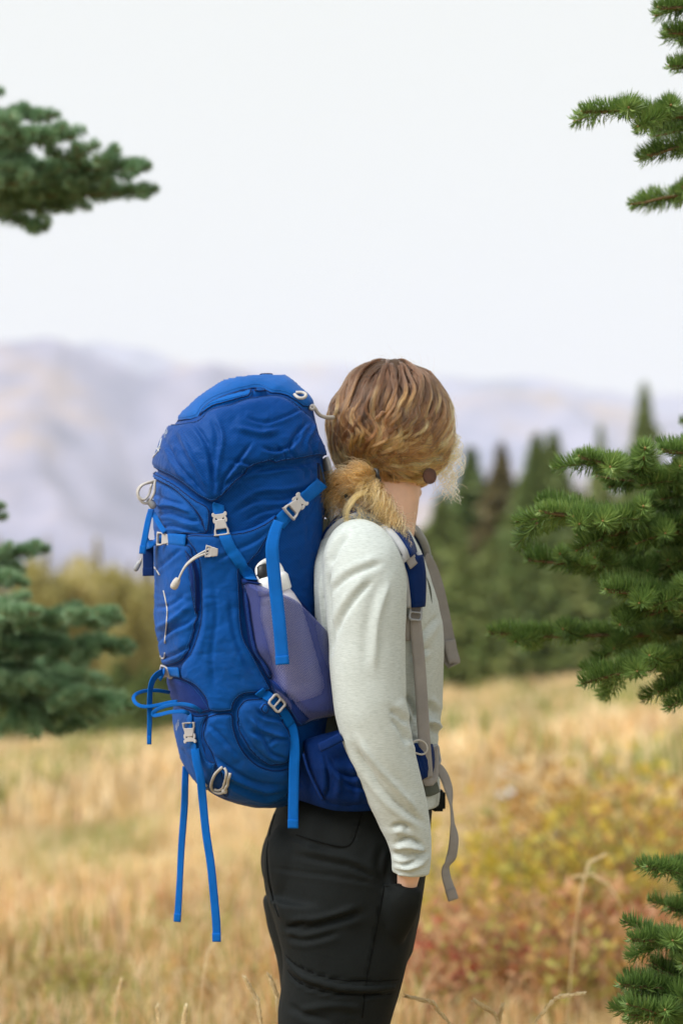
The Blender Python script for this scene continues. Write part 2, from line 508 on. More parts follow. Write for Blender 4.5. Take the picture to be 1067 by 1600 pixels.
rk1 = rock_mat('bare_mountain_rock', (0.20, 0.21, 0.33)); rk2 = rock_mat('distant_mountain_rock', (0.24, 0.27, 0.44))  # blue-lavender of the haze is mixed into the rock colours
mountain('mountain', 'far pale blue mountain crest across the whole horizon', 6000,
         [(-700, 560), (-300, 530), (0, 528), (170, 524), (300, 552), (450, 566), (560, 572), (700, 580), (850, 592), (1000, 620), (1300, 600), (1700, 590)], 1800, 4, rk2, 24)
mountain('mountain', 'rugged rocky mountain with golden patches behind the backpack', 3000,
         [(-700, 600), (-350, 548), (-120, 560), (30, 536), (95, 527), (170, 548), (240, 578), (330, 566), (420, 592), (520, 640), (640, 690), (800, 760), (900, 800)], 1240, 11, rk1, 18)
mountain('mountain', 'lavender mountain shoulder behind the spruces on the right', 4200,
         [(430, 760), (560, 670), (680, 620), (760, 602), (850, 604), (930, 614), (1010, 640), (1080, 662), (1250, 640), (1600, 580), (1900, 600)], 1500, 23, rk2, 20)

# ---------------------------------------------------------------- air
bm = bmesh.new()
bmesh.ops.create_cube(bm, size=1)
me = bpy.data.meshes.new('haze'); bm.to_mesh(me); bm.free()
mh = bpy.data.materials.new('haze_air'); mh.use_nodes = True
nt = mh.node_tree; nt.nodes.clear()
o_ = nt.nodes.new('ShaderNodeOutputMaterial'); pv = nt.nodes.new('ShaderNodeVolumePrincipled')
pv.inputs['Color'].default_value = (0.86, 0.90, 1.0, 1)
pv.inputs['Density'].default_value = 0.00018
pv.inputs['Anisotropy'].default_value = 0.0
pv.inputs['Density Attribute'].default_value = ''
nt.links.new(pv.outputs[0], o_.inputs['Volume'])
haze = link('haze', me, mh)
haze.scale = (15000, 9000, 1120); haze.location = (0, 4400, 1120 / 2 - 145)
setp(haze, 'thin pale haze over the valley and mountains', 'haze', kind='stuff')

# ---------------------------------------------------------------- grass
def grass_mat():
    return leafy('dry_grass_blades', [(0, (0.4, 0.3, 0.1)), (1, (0.5, 0.4, 0.2))], rough=0.7, trans=0.35, spec=0.15, attr='tint')

def pick_tint(x, y, n):
    d = y + D
    g = fbm(x * 0.55, d * 0.22, 31, 4); w = fbm(x * 1.6 + 7, d * 0.8, 47, 3)
    pxl = 533.5 + x * FPX / d
    gold = np.array([0.76, 0.57, 0.29]); straw = np.array([0.88, 0.72, 0.47]); green = np.array([0.26, 0.32, 0.07]); rust = np.array([0.64, 0.37, 0.17]); brown = np.array([0.46, 0.30, 0.20])
    r = rng.random(n)
    right = np.clip((pxl - 640) / 300, 0, 1)
    pg = np.clip(0.15 + 1.25 * g + 0.62 * right * (d > 12) * np.clip(1.25 - np.abs(d - 34) / 32, 0, 1), 0.03, 0.75)
    pr = np.clip(0.06 + 0.26 * (d < 10) + 0.25 * w, 0.02, 0.45)
    C = np.where((r < pg)[:, None], green, np.where((r < pg + (1 - pg) * 0.55)[:, None], straw, gold))
    q = rng.random(n)
    C = np.where((q < pr * 0.6)[:, None], rust, np.where((q > 1 - pr * 0.35)[:, None], brown, C))
    return C * (0.75 + 0.5 * rng.random((n, 1))) * (1.0 + 0.30 * fbm(x * 0.8 + 3, d * 0.5, 91, 3))[:, None]

def blades(x, y, h, w, lean=0.45):
    n = len(x); z = gz(x, y) - 0.01
    a = rng.random(n) * 2 * math.pi; b = rng.random(n) * 2 * math.pi
    lx = np.cos(a) * lean * h * rng.random(n); ly = np.sin(a) * lean * h * rng.random(n)
    sx = np.cos(b) * w / 2; sy = np.sin(b) * w / 2
    P = np.zeros((n, 5, 3))
    P[:, 0] = np.stack([x - sx, y - sy, z], -1); P[:, 1] = np.stack([x + sx, y + sy, z], -1)
    P[:, 2] = np.stack([x + lx * 0.35 + sx * 0.8, y + ly * 0.35 + sy * 0.8, z + h * 0.6], -1); P[:, 3] = np.stack([x + lx * 0.35 - sx * 0.8, y + ly * 0.35 - sy * 0.8, z + h * 0.6], -1)
    P[:, 4] = np.stack([x + lx, y + ly, z + h * (1 - 0.25 * rng.random(n))], -1)
    b0 = (np.arange(n) * 5)[:, None]
    T = np.concatenate([b0 + [0, 1, 2], b0 + [0, 2, 3], b0 + [3, 2, 4]], 0)
    return P.reshape(-1, 3), T, np.repeat(pick_tint(x, y, n), 5, 0)

def field(name, label, d0, d1, n, hr, wr, mat):
    d = d0 + (d1 - d0) * rng.random(n) ** 0.75
    # tufts: blades gather round tuft centres
    u = rng.uniform(-1, 1, n)
    x = np.sign(u) * np.where(np.abs(u) < 0.8, np.abs(u) / 0.8 * (0.215 * d + 0.4), (0.215 * d + 0.4) + (np.abs(u) - 0.8) / 0.2 * 0.16 * d); y = d - D
    k = 3.0 / np.sqrt(d)
    x = x + 0.12 * np.sin(x * 9 * k + 3 * np.sin(y * 5 * k)); y = y + 0.12 * np.sin(y * 8 * k + 2 * np.sin(x * 7 * k))
    tall = 0.55 + 0.9 * np.clip(0.5 + fbm(x * 0.9, y * 0.9, 71, 3), 0, 1)
    h = rng.uniform(*hr, n) * tall; w = rng.uniform(*wr, n)
    pxl = 533.5 + x * FPX / d
    low = (pxl > 660) & (d < 10)
    h = np.where(low, h * 0.62, h)
    keep = (np.hypot(x - 0.02, y - 0.05) > 0.28) & ~(low & (rng.random(n) < 0.35))
    V, T, C = blades(x[keep], y[keep], h[keep], w[keep])
    me = mesh_np(name, V, T, smooth=False)
    ca = me.color_attributes.new('tint', 'FLOAT_COLOR', 'POINT')
    ca.data.foreach_set('color', np.concatenate([C, np.ones((len(C), 1))], 1).astype(np.float32).ravel())
    return setp(link(name, me, mat), label, 'grass', kind='stuff')
gm = grass_mat()
field('meadow_grass', 'dry golden and green grass filling the near meadow', 2.2, 16, 100000, (0.07, 0.24), (0.004, 0.010), gm)
field('meadow_grass', 'pale straw grass farther off towards the treeline', 15, 74, 110000, (0.22, 0.5), (0.02, 0.06), gm)

# ---------------------------------------------------------------- trees of the treeline
M['bark'] = plain('conifer_bark', (0.10, 0.07, 0.05), 0.9, 0.1, 0.3, 12)
M['palebark'] = plain('pale_aspen_bark', (0.50, 0.42, 0.34), 0.8, 0.1, 0.25, 6)
M['spruce'] = leafy('spruce_needle_clumps', [(0.0, (0.06, 0.11, 0.028)), (0.5, (0.17, 0.23, 0.062)), (1.0, (0.34, 0.36, 0.12))], trans=0.15)
M['olive'] = leafy('olive_foliage', [(0.0, (0.30, 0.28, 0.09)), (0.5, (0.56, 0.50, 0.20)), (1.0, (0.72, 0.62, 0.32))], trans=0.5)
M['dryspruce'] = leafy('browned_spruce_foliage', [(0.0, (0.07, 0.075, 0.03)), (0.5, (0.18, 0.15, 0.06)), (1.0, (0.28, 0.21, 0.10))], trans=0.15)

def quads(C, U, W):
    """leaf quads from centres and two half-axes"""
    n = len(C)
    V = np.stack([C - U - W * 0.25, C - U * 0.1 - W, C + U, C - U * 0.1 + W], 1).reshape(-1, 3)
    return V, np.arange(n * 4).reshape(-1, 4)

def spruce_mesh(name, h, rad, n, seed, kind='spruce'):
    g = np.random.default_rng(seed)
    t = g.random(n) ** 0.72
    if kind == 'spruce':
        lv = np.floor(t * 26) / 26
        r_env = rad * (1 - lv) ** 1.1 * (0.62 + 0.7 * g.random(n))
        az = g.random(n) * 2 * math.pi
        lobes = 0.62 + 0.38 * np.cos(np.round(az / (2 * math.pi) * 7) * 2.399 + lv * 60)
        rr = r_env * np.sqrt(g.random(n)) * (0.55 + 0.6 * lobes)
        z = h * (0.05 + 0.95 * t) - rr * 0.38
        C = np.stack([np.cos(az) * rr, np.sin(az) * rr, z], -1)
        out = np.stack([np.cos(az), np.sin(az), np.full(n, -0.35)], -1)
        s = h * 0.026 * (0.6 + 0.8 * g.random(n)) * (1.15 - 0.7 * t)
    else:
        az = g.random(n) * 2 * math.pi
        k = g.integers(0, 9, n)
        kc = np.stack([np.cos(k * 2.4) * rad * 0.55, np.sin(k * 2.4) * rad * 0.55, h * (0.35 + 0.065 * k)], -1)
        v = g.normal(size=(n, 3)); v /= np.linalg.norm(v, axis=1)[:, None]
        C = kc + v * (g.random(n) ** 0.4)[:, None] * np.array([rad * 0.62, rad * 0.62, h * 0.15])
        out = v
        s = h * 0.022 * (0.6 + 0.8 * g.random(n))
    U = out + 0.5 * g.normal(size=(n, 3)); U /= np.linalg.norm(U, axis=1)[:, None]
    W = np.cross(U, g.normal(size=(n, 3))); W /= np.linalg.norm(W, axis=1)[:, None]
    V, F = quads(C, U * s[:, None] * 1.5, W * s[:, None] * 0.6)
    return mesh_np(name, V, F, False)

def trunk_mesh(name, h, r0, seed, limbs=8):
    g = random.Random(seed)
    bm = bmesh.new()
    tube_bm(bm, [(0, 0, -0.3), (0.02 * h * g.uniform(-1, 1), 0, h * 0.4), (0, 0.01 * h, h * 0.97)], [r0, r0 * 0.7, r0 * 0.08], 7)
    for k in range(limbs):
        z = h * (0.2 + 0.7 * k / limbs); a = k * 2.4; l = h * 0.14 * (1 - k / limbs) + 0.1
        tube_bm(bm, [(0, 0, z), (math.cos(a) * l, math.sin(a) * l, z - 0.1 * l)], [r0 * 0.25, r0 * 0.06], 5)
    me = bpy.data.meshes.new(name); bm.to_mesh(me); bm.free()
    return me

def tube_bm(bm, pts, rad, seg=8, cap=True, squash=None):
    """tapered tube through points"""
    P = [Vector(p) for p in pts]
    rings = []
    n = len(P)
    up = None
    for i in range(n):
        t = (P[min(i + 1, n - 1)] - P[max(i - 1, 0)])
        t = t.normalized() if t.length > 1e-9 else Vector((0, 0, 1))
        if up is None:
            up = Vector((0, 1, 0)) if abs(t.y) < 0.9 else Vector((1, 0, 0))
        s = t.cross(up).normalized(); up = s.cross(t).normalized()
        r = rad[i] if hasattr(rad, '__len__') else rad
        ra, rb = r if isinstance(r, (tuple, list)) else (r, r)
        rings.append([bm.verts.new(P[i] + s * math.cos(2 * math.pi * k / seg) * ra + up * math.sin(2 * math.pi * k / seg) * rb) for k in range(seg)])
    for a, b in zip(rings, rings[1:]):
        for k in range(seg):
            bm.faces.new((a[k], a[(k + 1) % seg], b[(k + 1) % seg], b[k]))
    if cap:
        bm.faces.new(rings[0][::-1]); bm.faces.new(rings[-1])
    for f in bm.faces:
        f.smooth = True
    return rings

def tree_thing(name, label, group, px, top, d, base_py, crown_me, trunk_me, cmat, tmat, wid, hnom):
    x = (px - 533.5) * d / FPX; y = d - D
    zb = float(gz(x, y)) - 0.1
    zt = H + (HZ - top) * d / FPX
    h = zt - zb
    t = empty(name, (x, y, zb)); t.rotation_euler.z = (px * 0.37) % 6.28
    t.scale = (wid, wid, h / hnom)
    setp(t, label, 'tree', group)
    for nm, me, mt in (('crown', crown_me, cmat), ('trunk', trunk_me, tmat)):
        if not me.materials:
            me.materials.append(mt)
        o = bpy.data.objects.new(nm, me); col.objects.link(o); o.parent = t
    return t

SP = [spruce_mesh('spruce_crown', 10, 3.7, 8500, s) for s in (1, 2, 3)]
for m_ in SP: m_.materials.append(M['spruce'])
SPD = spruce_mesh('spruce_crown', 10, 3.3, 7500, 8); SPD.materials.append(M['dryspruce'])
SPO = [spruce_mesh('young_conifer_crown', 10, 2.6, 4200, s) for s in (5, 6)]
for m_ in SPO: m_.materials.append(M['olive'])
ASP = [spruce_mesh('aspen_crown', 10, 1.7, 2600, s, 'aspen') for s in (11, 12)]
for m_ in ASP: m_.materials.append(M['olive'])
TRK = trunk_mesh('spruce_trunk', 10, 0.16, 3); TRK.materials.append(M['bark'])
TRP = trunk_mesh('aspen_trunk', 10, 0.30, 4); TRP.materials.append(M['palebark'])
GR = 'spruces along the right treeline'
for px, top, d, w, me_, lab in [
    (690, 770, 70, 1.0, SP[1], 'shorter dark spruce beside the hiker, first of the right treeline'),
    (735, 700, 74, 1.1, SP[0], 'dark spruce next to the shorter one beside the hiker'),
    (783, 694, 72, 0.95, SPD, 'brownish thin spruce between two dark green ones'),
    (838, 680, 68, 1.0, SP[2], 'tall dark spruce left of its close twin'),
    (864, 676, 71, 1.0, SP[0], 'tall dark spruce right of its close twin'),
    (905, 765, 76, 1.0, SPD, 'low brownish spruce right of the tall twins'),
    (937, 668, 98, 0.75, SP[1], 'narrow spruce top showing above the fir branch'),
    (1006, 603, 112, 1.35, SP[2], 'tallest hazy spruce standing alone at the right'),
    (985, 800, 74, 1.1, SP[1], 'spruce hidden behind the fir branches on the right'),
    (1050, 770, 72, 1.1, SP[0], 'rightmost spruce behind the fir branches'),
    (655, 830, 66, 0.8, SPD, 'small brownish spruce just in front of the hiker')]:
    tree_thing('spruce_tree', lab, GR, px, top, d, 0, me_, TRK, None, None, w, 10)
for px, top, d, w in [(620, 810, 73, 0.9), (720, 850, 64, 0.8), (765, 845, 66, 0.8), (812, 830, 65, 0.85), (885, 840, 66, 0.8), (940, 850, 66, 0.8), (1085, 740, 74, 1.1), (1015, 845, 67, 0.8), (1150, 720, 75, 1.1), (1220, 750, 72, 1.0), (1300, 700, 78, 1.1), (1390, 740, 74, 1.1), (1480, 720, 76, 1.1)]:
    tree_thing('spruce_tree', 'low dark spruce at the foot of the right treeline', 'low spruces at the foot of the right treeline', px, top, d, 0, SP[int(px) % 3], TRK, None, None, w, 10)
_tg = random.Random(5)
for k, (px, top, d, w) in enumerate([(x_, 862 - (40 if x_ > 300 else 0) + _tg.uniform(-22, 24), 60 + _tg.uniform(0, 8), _tg.uniform(0.34, 0.48)) for x_ in range(-420, 560, 26)]):
    tree_thing('young_conifer', 'young olive green conifer in the row along the left treeline', 'olive trees along the left treeline', px, top, d, 0, SPO[k % 2], TRK, None, None, w, 10)
for k, (px, top, d) in enumerate([(76, 880, 57), (122, 872, 58), (196, 888, 56)]):
    tree_thing('aspen_tree', ['pale trunked aspen nearest the left edge of the treeline', 'pale trunked aspen in the middle of the left treeline', 'pale trunked aspen close to the backpack'][k],
               'aspens in the left treeline', px, top, d, 0, ASP[k % 2], TRP, None, None, 0.5, 10)
for k, (px, top, d, w) in enumerate([(30, 1050, 54, 0.42), (90, 1040, 55, 0.45), (140, 1055, 54, 0.42), (185, 1030, 55, 0.45), (228, 1040, 54, 0.42), (262, 1030, 56, 0.45), (300, 1030, 55, 0.4), (-20, 1050, 54, 0.45), (360, 1010, 58, 0.5), (430, 985, 58, 0.5), (500, 980, 58, 0.5)]):
    tree_thing('spruce_tree', 'low dark spruce at the foot of the left treeline', 'low spruces at the foot of the left treeline', px, top, d, 0, SP[k % 3], TRK, None, None, w, 10)

# ---------------------------------------------------------------- undergrowth
def shrub_mesh(seed, n, hgt, rad, leaf):
    g = np.random.default_rng(seed)
    az = g.random(n) * 2 * math.pi; rr = rad * np.sqrt(g.random(n)); z = hgt * (0.10 + 0.9 * g.random(n) ** 1.4) * (0.45 + 0.75 * vnoise(np.cos(az) * rr * 9 + seed, np.sin(az) * rr * 9, seed))
    k = np.round(az / 0.9) * 0.9
    az = az * 0.5 + k * 0.5
    C = np.stack([np.cos(az) * rr, np.sin(az) * rr, z], -1)
    U = g.normal(size=(n, 3)) + np.array([0, 0, 0.6]); U /= np.linalg.norm(U, axis=1)[:, None]
    W = np.cross(U, g.normal(size=(n, 3))); W /= np.linalg.norm(W, axis=1)[:, None]
    s = leaf * (0.6 + 0.8 * g.random(n))[:, None]
    V, F = quads(C, U * s, W * s * 0.45)
    return mesh_np('shrub_leaves', V, F, False)

def stems_mesh(seed, n, hgt, rad):
    g = random.Random(seed)
    bm = bmesh.new()
    for k in range(n):
        a = k * 2.4; r = rad * g.uniform(0.3, 0.95); z = hgt * g.uniform(0.5, 0.95)
        tube_bm(bm, [(0, 0, -0.02), (math.cos(a) * r * 0.4, math.sin(a) * r * 0.4, z * 0.55), (math.cos(a) * r, math.sin(a) * r, z)], [0.005, 0.004, 0.0015], 4)
    me = bpy.data.meshes.new('shrub_stems'); bm.to_mesh(me); bm.free()
    return me
LV = {'yellow': leafy('yellow_green_leaves', [(0, (0.34, 0.31, 0.04)), (0.5, (0.58, 0.46, 0.06)), (1, (0.72, 0.48, 0.08))], trans=0.35),
      'rust': leafy('rust_brown_leaves', [(0, (0.32, 0.18, 0.06)), (0.5, (0.52, 0.30, 0.09)), (1, (0.62, 0.40, 0.12))], trans=0.3),
      'red': leafy('dark_red_leaves', [(0, (0.26, 0.04, 0.03)), (0.5, (0.45, 0.08, 0.05)), (1, (0.55, 0.20, 0.09))], trans=0.3),
      'olive': leafy('olive_leaves', [(0, (0.20, 0.21, 0.05)), (0.5, (0.38, 0.35, 0.08)), (1, (0.52, 0.45, 0.12))], trans=0.3),
      'pink': leafy('faded_pink_brown_leaves', [(0, (0.36, 0.17, 0.09)), (0.5, (0.55, 0.30, 0.15)), (1, (0.66, 0.45, 0.22))], trans=0.3)}
M['twig'] = plain('brown_twig', (0.16, 0.09, 0.05), 0.8, 0.2, 0.3, 60)
SH = {}
for k_, (nm, mt) in enumerate(LV.items()):
    l = shrub_mesh(40 + k_, 560, 0.46 if nm in ('yellow', 'rust', 'olive') else 0.34, 0.46, 0.026); l.materials.append(mt)
    s_ = stems_mesh(60 + k_, 14, 0.50 if nm in ('yellow', 'rust', 'olive') else 0.38, 0.44); s_.materials.append(M['twig'])
    SH[nm] = (l, s_)
def shrub(kind, px, py, d, size, label, group):
    """py is the row of the shrub's foot"""
    x = (px - 533.5) * d / FPX; y = d - D
    t = empty('shrub', (x, y, float(gz(x, y)) - 0.01)); t.scale = (size,) * 3; t.rotation_euler.z = px * 0.7
    setp(t, label, 'shrub', group)
    for nm, me in zip(('leaves', 'stems'), SH[kind]):
        o = bpy.data.objects.new(nm, me); col.objects.link(o); o.parent = t
GS = 'low shrubs in the undergrowth at the right'
for kind, px, d, size, lab in [
    ('rust', 915, 9.6, 1.5, 'large rust brown shrub at the back of the right undergrowth'),
    ('yellow', 1050, 9.9, 1.5, 'bright yellow shrub at the right edge behind the lower fir branch'),
    ('rust', 995, 8.6, 1.3, 'rust brown shrub in front of the bright yellow one'),
    ('yellow', 800, 8.3, 1.15, 'yellow green shrub left of the rust brown ones'),
    ('yellow', 868, 7.9, 1.05, 'yellow green shrub in the middle of the right undergrowth'),
    ('olive', 940, 7.8, 1.2, 'olive green shrub below the large rust brown shrub'),
    ('yellow', 735, 7.7, 0.8, 'small yellow shrub behind the dangling grey strap'),
    ('pink', 745, 6.9, 1.0, 'faded pinkish shrub right of the black trousers'),
    ('red', 706, 6.5, 0.85, 'dark red shrub beside the black trousers'),
    ('red', 745, 6.35, 0.8, 'second dark red shrub a little right of the trousers'),
    ('pink', 850, 6.6, 1.1, 'faded pinkish shrub in the middle foreground at the right'),
    ('red', 962, 7.2, 0.75, 'small crimson shrub near the lower fir branch'),
    ('rust', 905, 6.3, 0.9, 'rust orange shrub in the right foreground'),
    ('olive', 820, 6.15, 0.75, 'small olive shrub low in the right foreground'),
    ('pink', 690, 6.0, 0.8, 'brownish pink shrub at the bottom beside the trouser leg'),
    ('pink', 985, 6.2, 0.9, 'brownish pink shrub left of the lowest fir branch'),
    ('olive', 100, 6.6, 0.42, 'small green plant in the dry grass at lower left'),
    ('olive', 150, 6.3, 0.40, 'small green plant right of the other at lower left'),
    ('olive', 292, 7.4, 0.45, 'small green plant under the hanging blue straps'),
    ('rust', 340, 6.2, 0.45, 'low rusty plant at the bottom left of the trousers')]:
    shrub(kind, px, 0, d, size, lab, GS)

# two pale stones in the meadow
M['stone'] = plain('pale_stone', (0.50, 0.48, 0.47), 0.85, 0.2, 0.2, 9)
for k, (px, py, w, lab) in enumerate([(797, 1208, 0.11, 'pale stone in the meadow, farther of two'), (793, 1240, 0.08, 'pale stone in the meadow, nearer of two')]):
    d = 14.5 - 1.6 * k
    for it in range(30):
        x = (px - 533.5) * d / FPX; z = float(gz(x, d - D)) + 0.18
        d += 0.5 * ((FPX * (H - z) / (py - HZ)) - d)
    bm = bmesh.new(); bmesh.ops.create_icosphere(bm, subdivisions=3, radius=1)
    for v in bm.verts:
        v.co *= 1 + 0.28 * float(fbm(np.array(v.co.x * 1.3 + k), np.array(v.co.y * 1.3 + v.co.z), 80 + k, 3))
        v.co = Vector((v.co.x * w, v.co.y * w, v.co.z * w * 0.6 + 0.17))
    me = bpy.data.meshes.new('stone'); bm.to_mesh(me); bm.free()
    o = link('stone', me, M['stone']); o.location = (x, d - D, float(gz(x, d - D)))
    for p in me.polygons: p.use_smooth = True
    setp(o, lab, 'stone', 'pale stones in the meadow')

# grass stalks with seed heads close to the hiker
M['straw'] = leafy('straw_stalk', [(0, (0.80, 0.66, 0.42)), (1, (0.92, 0.82, 0.58))], trans=0.5, rough=0.7)
def stalk(px, py, d, bend, hl, label, group):
    tip = at(px, py, d - D)
    base = Vector((tip.x - bend[0], tip.y, float(gz(tip.x - bend[0], tip.y)) - 0.02))
    ctl = Vector((base.x + bend[0] * 0.1, base.y, tip.z + bend[1]))
    pts = [base * (1 - t) ** 2 + ctl * 2 * t * (1 - t) + tip * t * t for t in np.linspace(0, 1, 40)]
    pts = [Vector(v) for v in resample(np.array([tuple(v) for v in pts]), sum((pts[i + 1] - pts[i]).length for i in range(39)) / 15)]
    t_ = empty('grass_stalk', base); setp(t_, label, 'grass stalk', group)
    bm = bmesh.new(); tube_bm(bm, pts, list(np.linspace(0.0018, 0.0009, 16)), 5)
    me = bpy.data.meshes.new('stem'); bm.to_mesh(me); bm.free(); link('stem', me, M['straw'], t_)
    C = []; U = []; W = []
    L = sum((pts[i + 1] - pts[i]).length for i in range(15)); acc = 0
    n = 90
    for k in range(n):
        f = 1 - hl / L * (k / n)
        q = f * 15; i = min(int(q), 14); p = pts[i].lerp(pts[i + 1], q - i); tg = (pts[i + 1] - pts[i]).normalized()
        rad = Vector((random.gauss(0, 1), random.gauss(0, 1), random.gauss(0, 1))); rad -= tg * rad.dot(tg); rad.normalize()
        env = math.sin(math.pi * min(1, (k / n) * 0.9 + 0.1)) ** 0.6
        C.append(p + rad * 0.0032 * env); u = (tg * 0.9 + rad * 0.40).normalized() * 0.006; U.append(u); W.append(tg.cross(rad).normalized() * 0.0024)
    V, F = quads(np.array(C), np.array(U), np.array(W))
    link('seed_head', mesh_np('seed_head', V, F, False), M['straw'], t_)
GK = 'straw grass stalks with seed heads'
for a in [(382, 1527, 2.9, (-0.05, 0.03), 0.10, 'drooping seed head stalk leftmost beside the trouser leg'),
          (420, 1522, 3.0, (-0.03, 0.05), 0.09, 'upright seed head stalk touching the trouser leg'),
          (432, 1493, 3.1, (-0.04, 0.03), 0.08, 'tallest seed head stalk behind the trouser leg'),
          (246, 1572, 3.1, (-0.01, 0.01), 0.06, 'short seed head stalk at the bottom left, left one'),
          (290, 1572, 3.0, (0.01, 0.01), 0.06, 'short seed head stalk at the bottom left, right one'),
          (190, 1530, 3.5, (0.02, 0.02), 0.08, 'blurred seed head stalk in the lower left grass'),
          (632, 1556, 2.95, (-0.16, 0.03), 0.11, 'long arching seed head bending towards the trouser leg'),
          (912, 1552, 2.95, (0.16, 0.05), 0.11, 'arching seed head in the right foreground'),
          (740, 1563, 3.0, (-0.10, 0.02), 0.06, 'small pale seed head lying over at the right foreground'),
          (785, 1570, 3.1, (0.02, 0.01), 0.06, 'upright seed head stalk in the right foreground'),
          (945, 1335, 4.4, (0.10, 0.06), 0.16, 'blurred tall seed head leaning in the right undergrowth'),
          (895, 1370, 4.6, (-0.2, 0.08), 0.14, 'blurred arching stalk over the right undergrowth'),
          (345, 1465, 3.9, (0.06, 0.05), 0.12, 'blurred curved stalk behind the hanging blue strap')]:
    stalk(*a, GK)

# ================================================================== THE TWO FIRS FRAMING THE VIEW
M['needle'] = leafy('fir_needles', [(0.0, (0.062, 0.125, 0.032)), (0.45, (0.145, 0.25, 0.058)), (0.8, (0.24, 0.36, 0.095)), (1.0, (0.33, 0.42, 0.125))], rough=0.42, trans=0.32, spec=0.5)
M['needle2'] = leafy('grey_green_fir_needles', [(0.0, (0.085, 0.18, 0.085)), (0.45, (0.19, 0.33, 0.17)), (0.8, (0.31, 0.45, 0.26)), (1.0, (0.42, 0.55, 0.36))], rough=0.42, trans=0.22, spec=0.5)
M['firstem'] = plain('fir_twig_bark', (0.20, 0.13, 0.07), 0.8, 0.2, 0.3, 80)
M['bud'] = plain('fir_bud', (0.30, 0.19, 0.07), 0.5, 0.4, 0.2, 90)

def twig_mesh(L, n, nl, seed, mat):
    """a needle-clad shoot along +X, +Z up"""
    g = np.random.default_rng(seed)
    x = L * (0.02 + 0.98 * g.random(n))
    a = g.normal(math.pi / 2, 1.5, n)                    # needles crowd the upper side
    fl = (1 - 0.45 * np.clip((x / L - 0.75) / 0.25, 0, 1)) * nl * (0.75 + 0.4 * g.random(n))
    rad = np.stack([np.zeros(n), np.cos(a), np.sin(a)], -1)
    sweep = 0.38 + 0.6 * np.clip(x / L - 0.55, 0, 1) * 2 + 0.12 * g.normal(size=n)
    dirn = rad + sweep[:, None] * np.array([1, 0, 0]) + np.array([0, 0, 0.18]); dirn /= np.linalg.norm(dirn, axis=1)[:, None]
    side = np.cross(dirn, rad + 0.4 * g.normal(size=(n, 3))); side /= np.linalg.norm(side, axis=1)[:, None]
    curve = np.sin(x / L * 2.0) * L * 0.03
    B = np.stack([x, np.zeros(n), curve], -1) + rad * 0.0012
    T = B + dirn * fl[:, None] + np.array([0.0, 0, 0.003])
    Mid = B + dirn * (fl * 0.55)[:, None] - np.array([0, 0, 0.0008])
    w = 0.00095
    V = np.stack([B - side * w * 0.6, B + side * w * 0.6, Mid + side * w, T, Mid - side * w], 1).reshape(-1, 3)
    k = (np.arange(n) * 5)[:, None]
    faces = [tuple(r) for r in (k + [0, 1, 2, 4])] + [tuple(r) for r in (k + [4, 2, 3])]
    verts = [tuple(v) for v in V]
    mats = [0] * len(faces)
    bm = bmesh.new()
    tube_bm(bm, [(0, 0, 0), (L * 0.5, 0, math.sin(1.0) * L * 0.03), (L, 0, math.sin(2) * L * 0.03)], [0.0019, 0.0015, 0.001], 5)
    o0 = len(verts); bm.verts.index_update()
    verts += [tuple(v.co) for v in bm.verts]
    for f in bm.faces: faces.append(tuple(o0 + v.index for v in f.verts)); mats.append(1)
    bm.free()
    bm = bmesh.new(); bmesh.ops.create_icosphere(bm, subdivisions=1, radius=0.0020); bm.verts.index_update()
    o0 = len(verts); verts += [(v.co.x * 1.5 + L, v.co.y, v.co.z + math.sin(2) * L * 0.03) for v in bm.verts]
    for f in bm.faces: faces.append(tuple(o0 + v.index for v in f.verts)); mats.append(2)
    bm.free()
    me = bpy.data.meshes.new('twig'); me.from_pydata(verts, [], faces)
    for m in (mat, M['firstem'], M['bud']): me.materials.append(m)
    me.polygons.foreach_set('material_index', np.array(mats, dtype=np.int32))
    me.update()
    return me

TW = {}
for key, mt in (('r', M['needle']), ('l', M['needle2'])):
    TW[key] = [twig_mesh(l, int(l * 4600), 0.0265, 100 + i, mt) for i, l in enumerate((0.05, 0.07, 0.09, 0.11, 0.09))]
TWT = {k: [twig_mesh(l, int(l * 1000), 0.025, 140 + i, M['needle'] if k == 'r' else M['needle2']) for i, l in enumerate((0.05, 0.07, 0.09, 0.11, 0.09))] for k in 'rl'}
TWL = (0.05, 0.07, 0.09, 0.11, 0.09)

def frame(dirv, roll=0.0):
    x = dirv.normalized(); up = Vector((0, 0, 1))
    if abs(x.z) > 0.95: up = Vector((0, 1, 0))
    y = up.cross(x).normalized(); z = x.cross(y)
    m = Matrix((x, y, z)).transposed()
    return m @ Matrix.Rotation(roll, 3, 'X')

def place_twig(branch, key, p, dirv, ln, g, roll=None):
    i = min(range(5), key=lambda k: abs(TWL[k] - ln) + 0.004 * g.random())
    s = ln / TWL[i]
    m = frame(dirv, g.gauss(0, 0.35) if roll is None else roll).to_4x4()
    m = Matrix.Translation(p) @ m @ Matrix.Diagonal((s, 0.9 + 0.2 * g.random(), 0.9 + 0.2 * g.random(), 1))
    SHOOTS.append((branch, i, m))

SHOOTS = []
def tri_data(me):
    me.calc_loop_triangles()
    T = np.zeros(len(me.loop_triangles) * 3, dtype=np.int32); me.loop_triangles.foreach_get('vertices', T)
    Mi = np.zeros(len(me.loop_triangles), dtype=np.int32); me.loop_triangles.foreach_get('material_index', Mi)
    return get_co(me), T.reshape(-1, 3), Mi

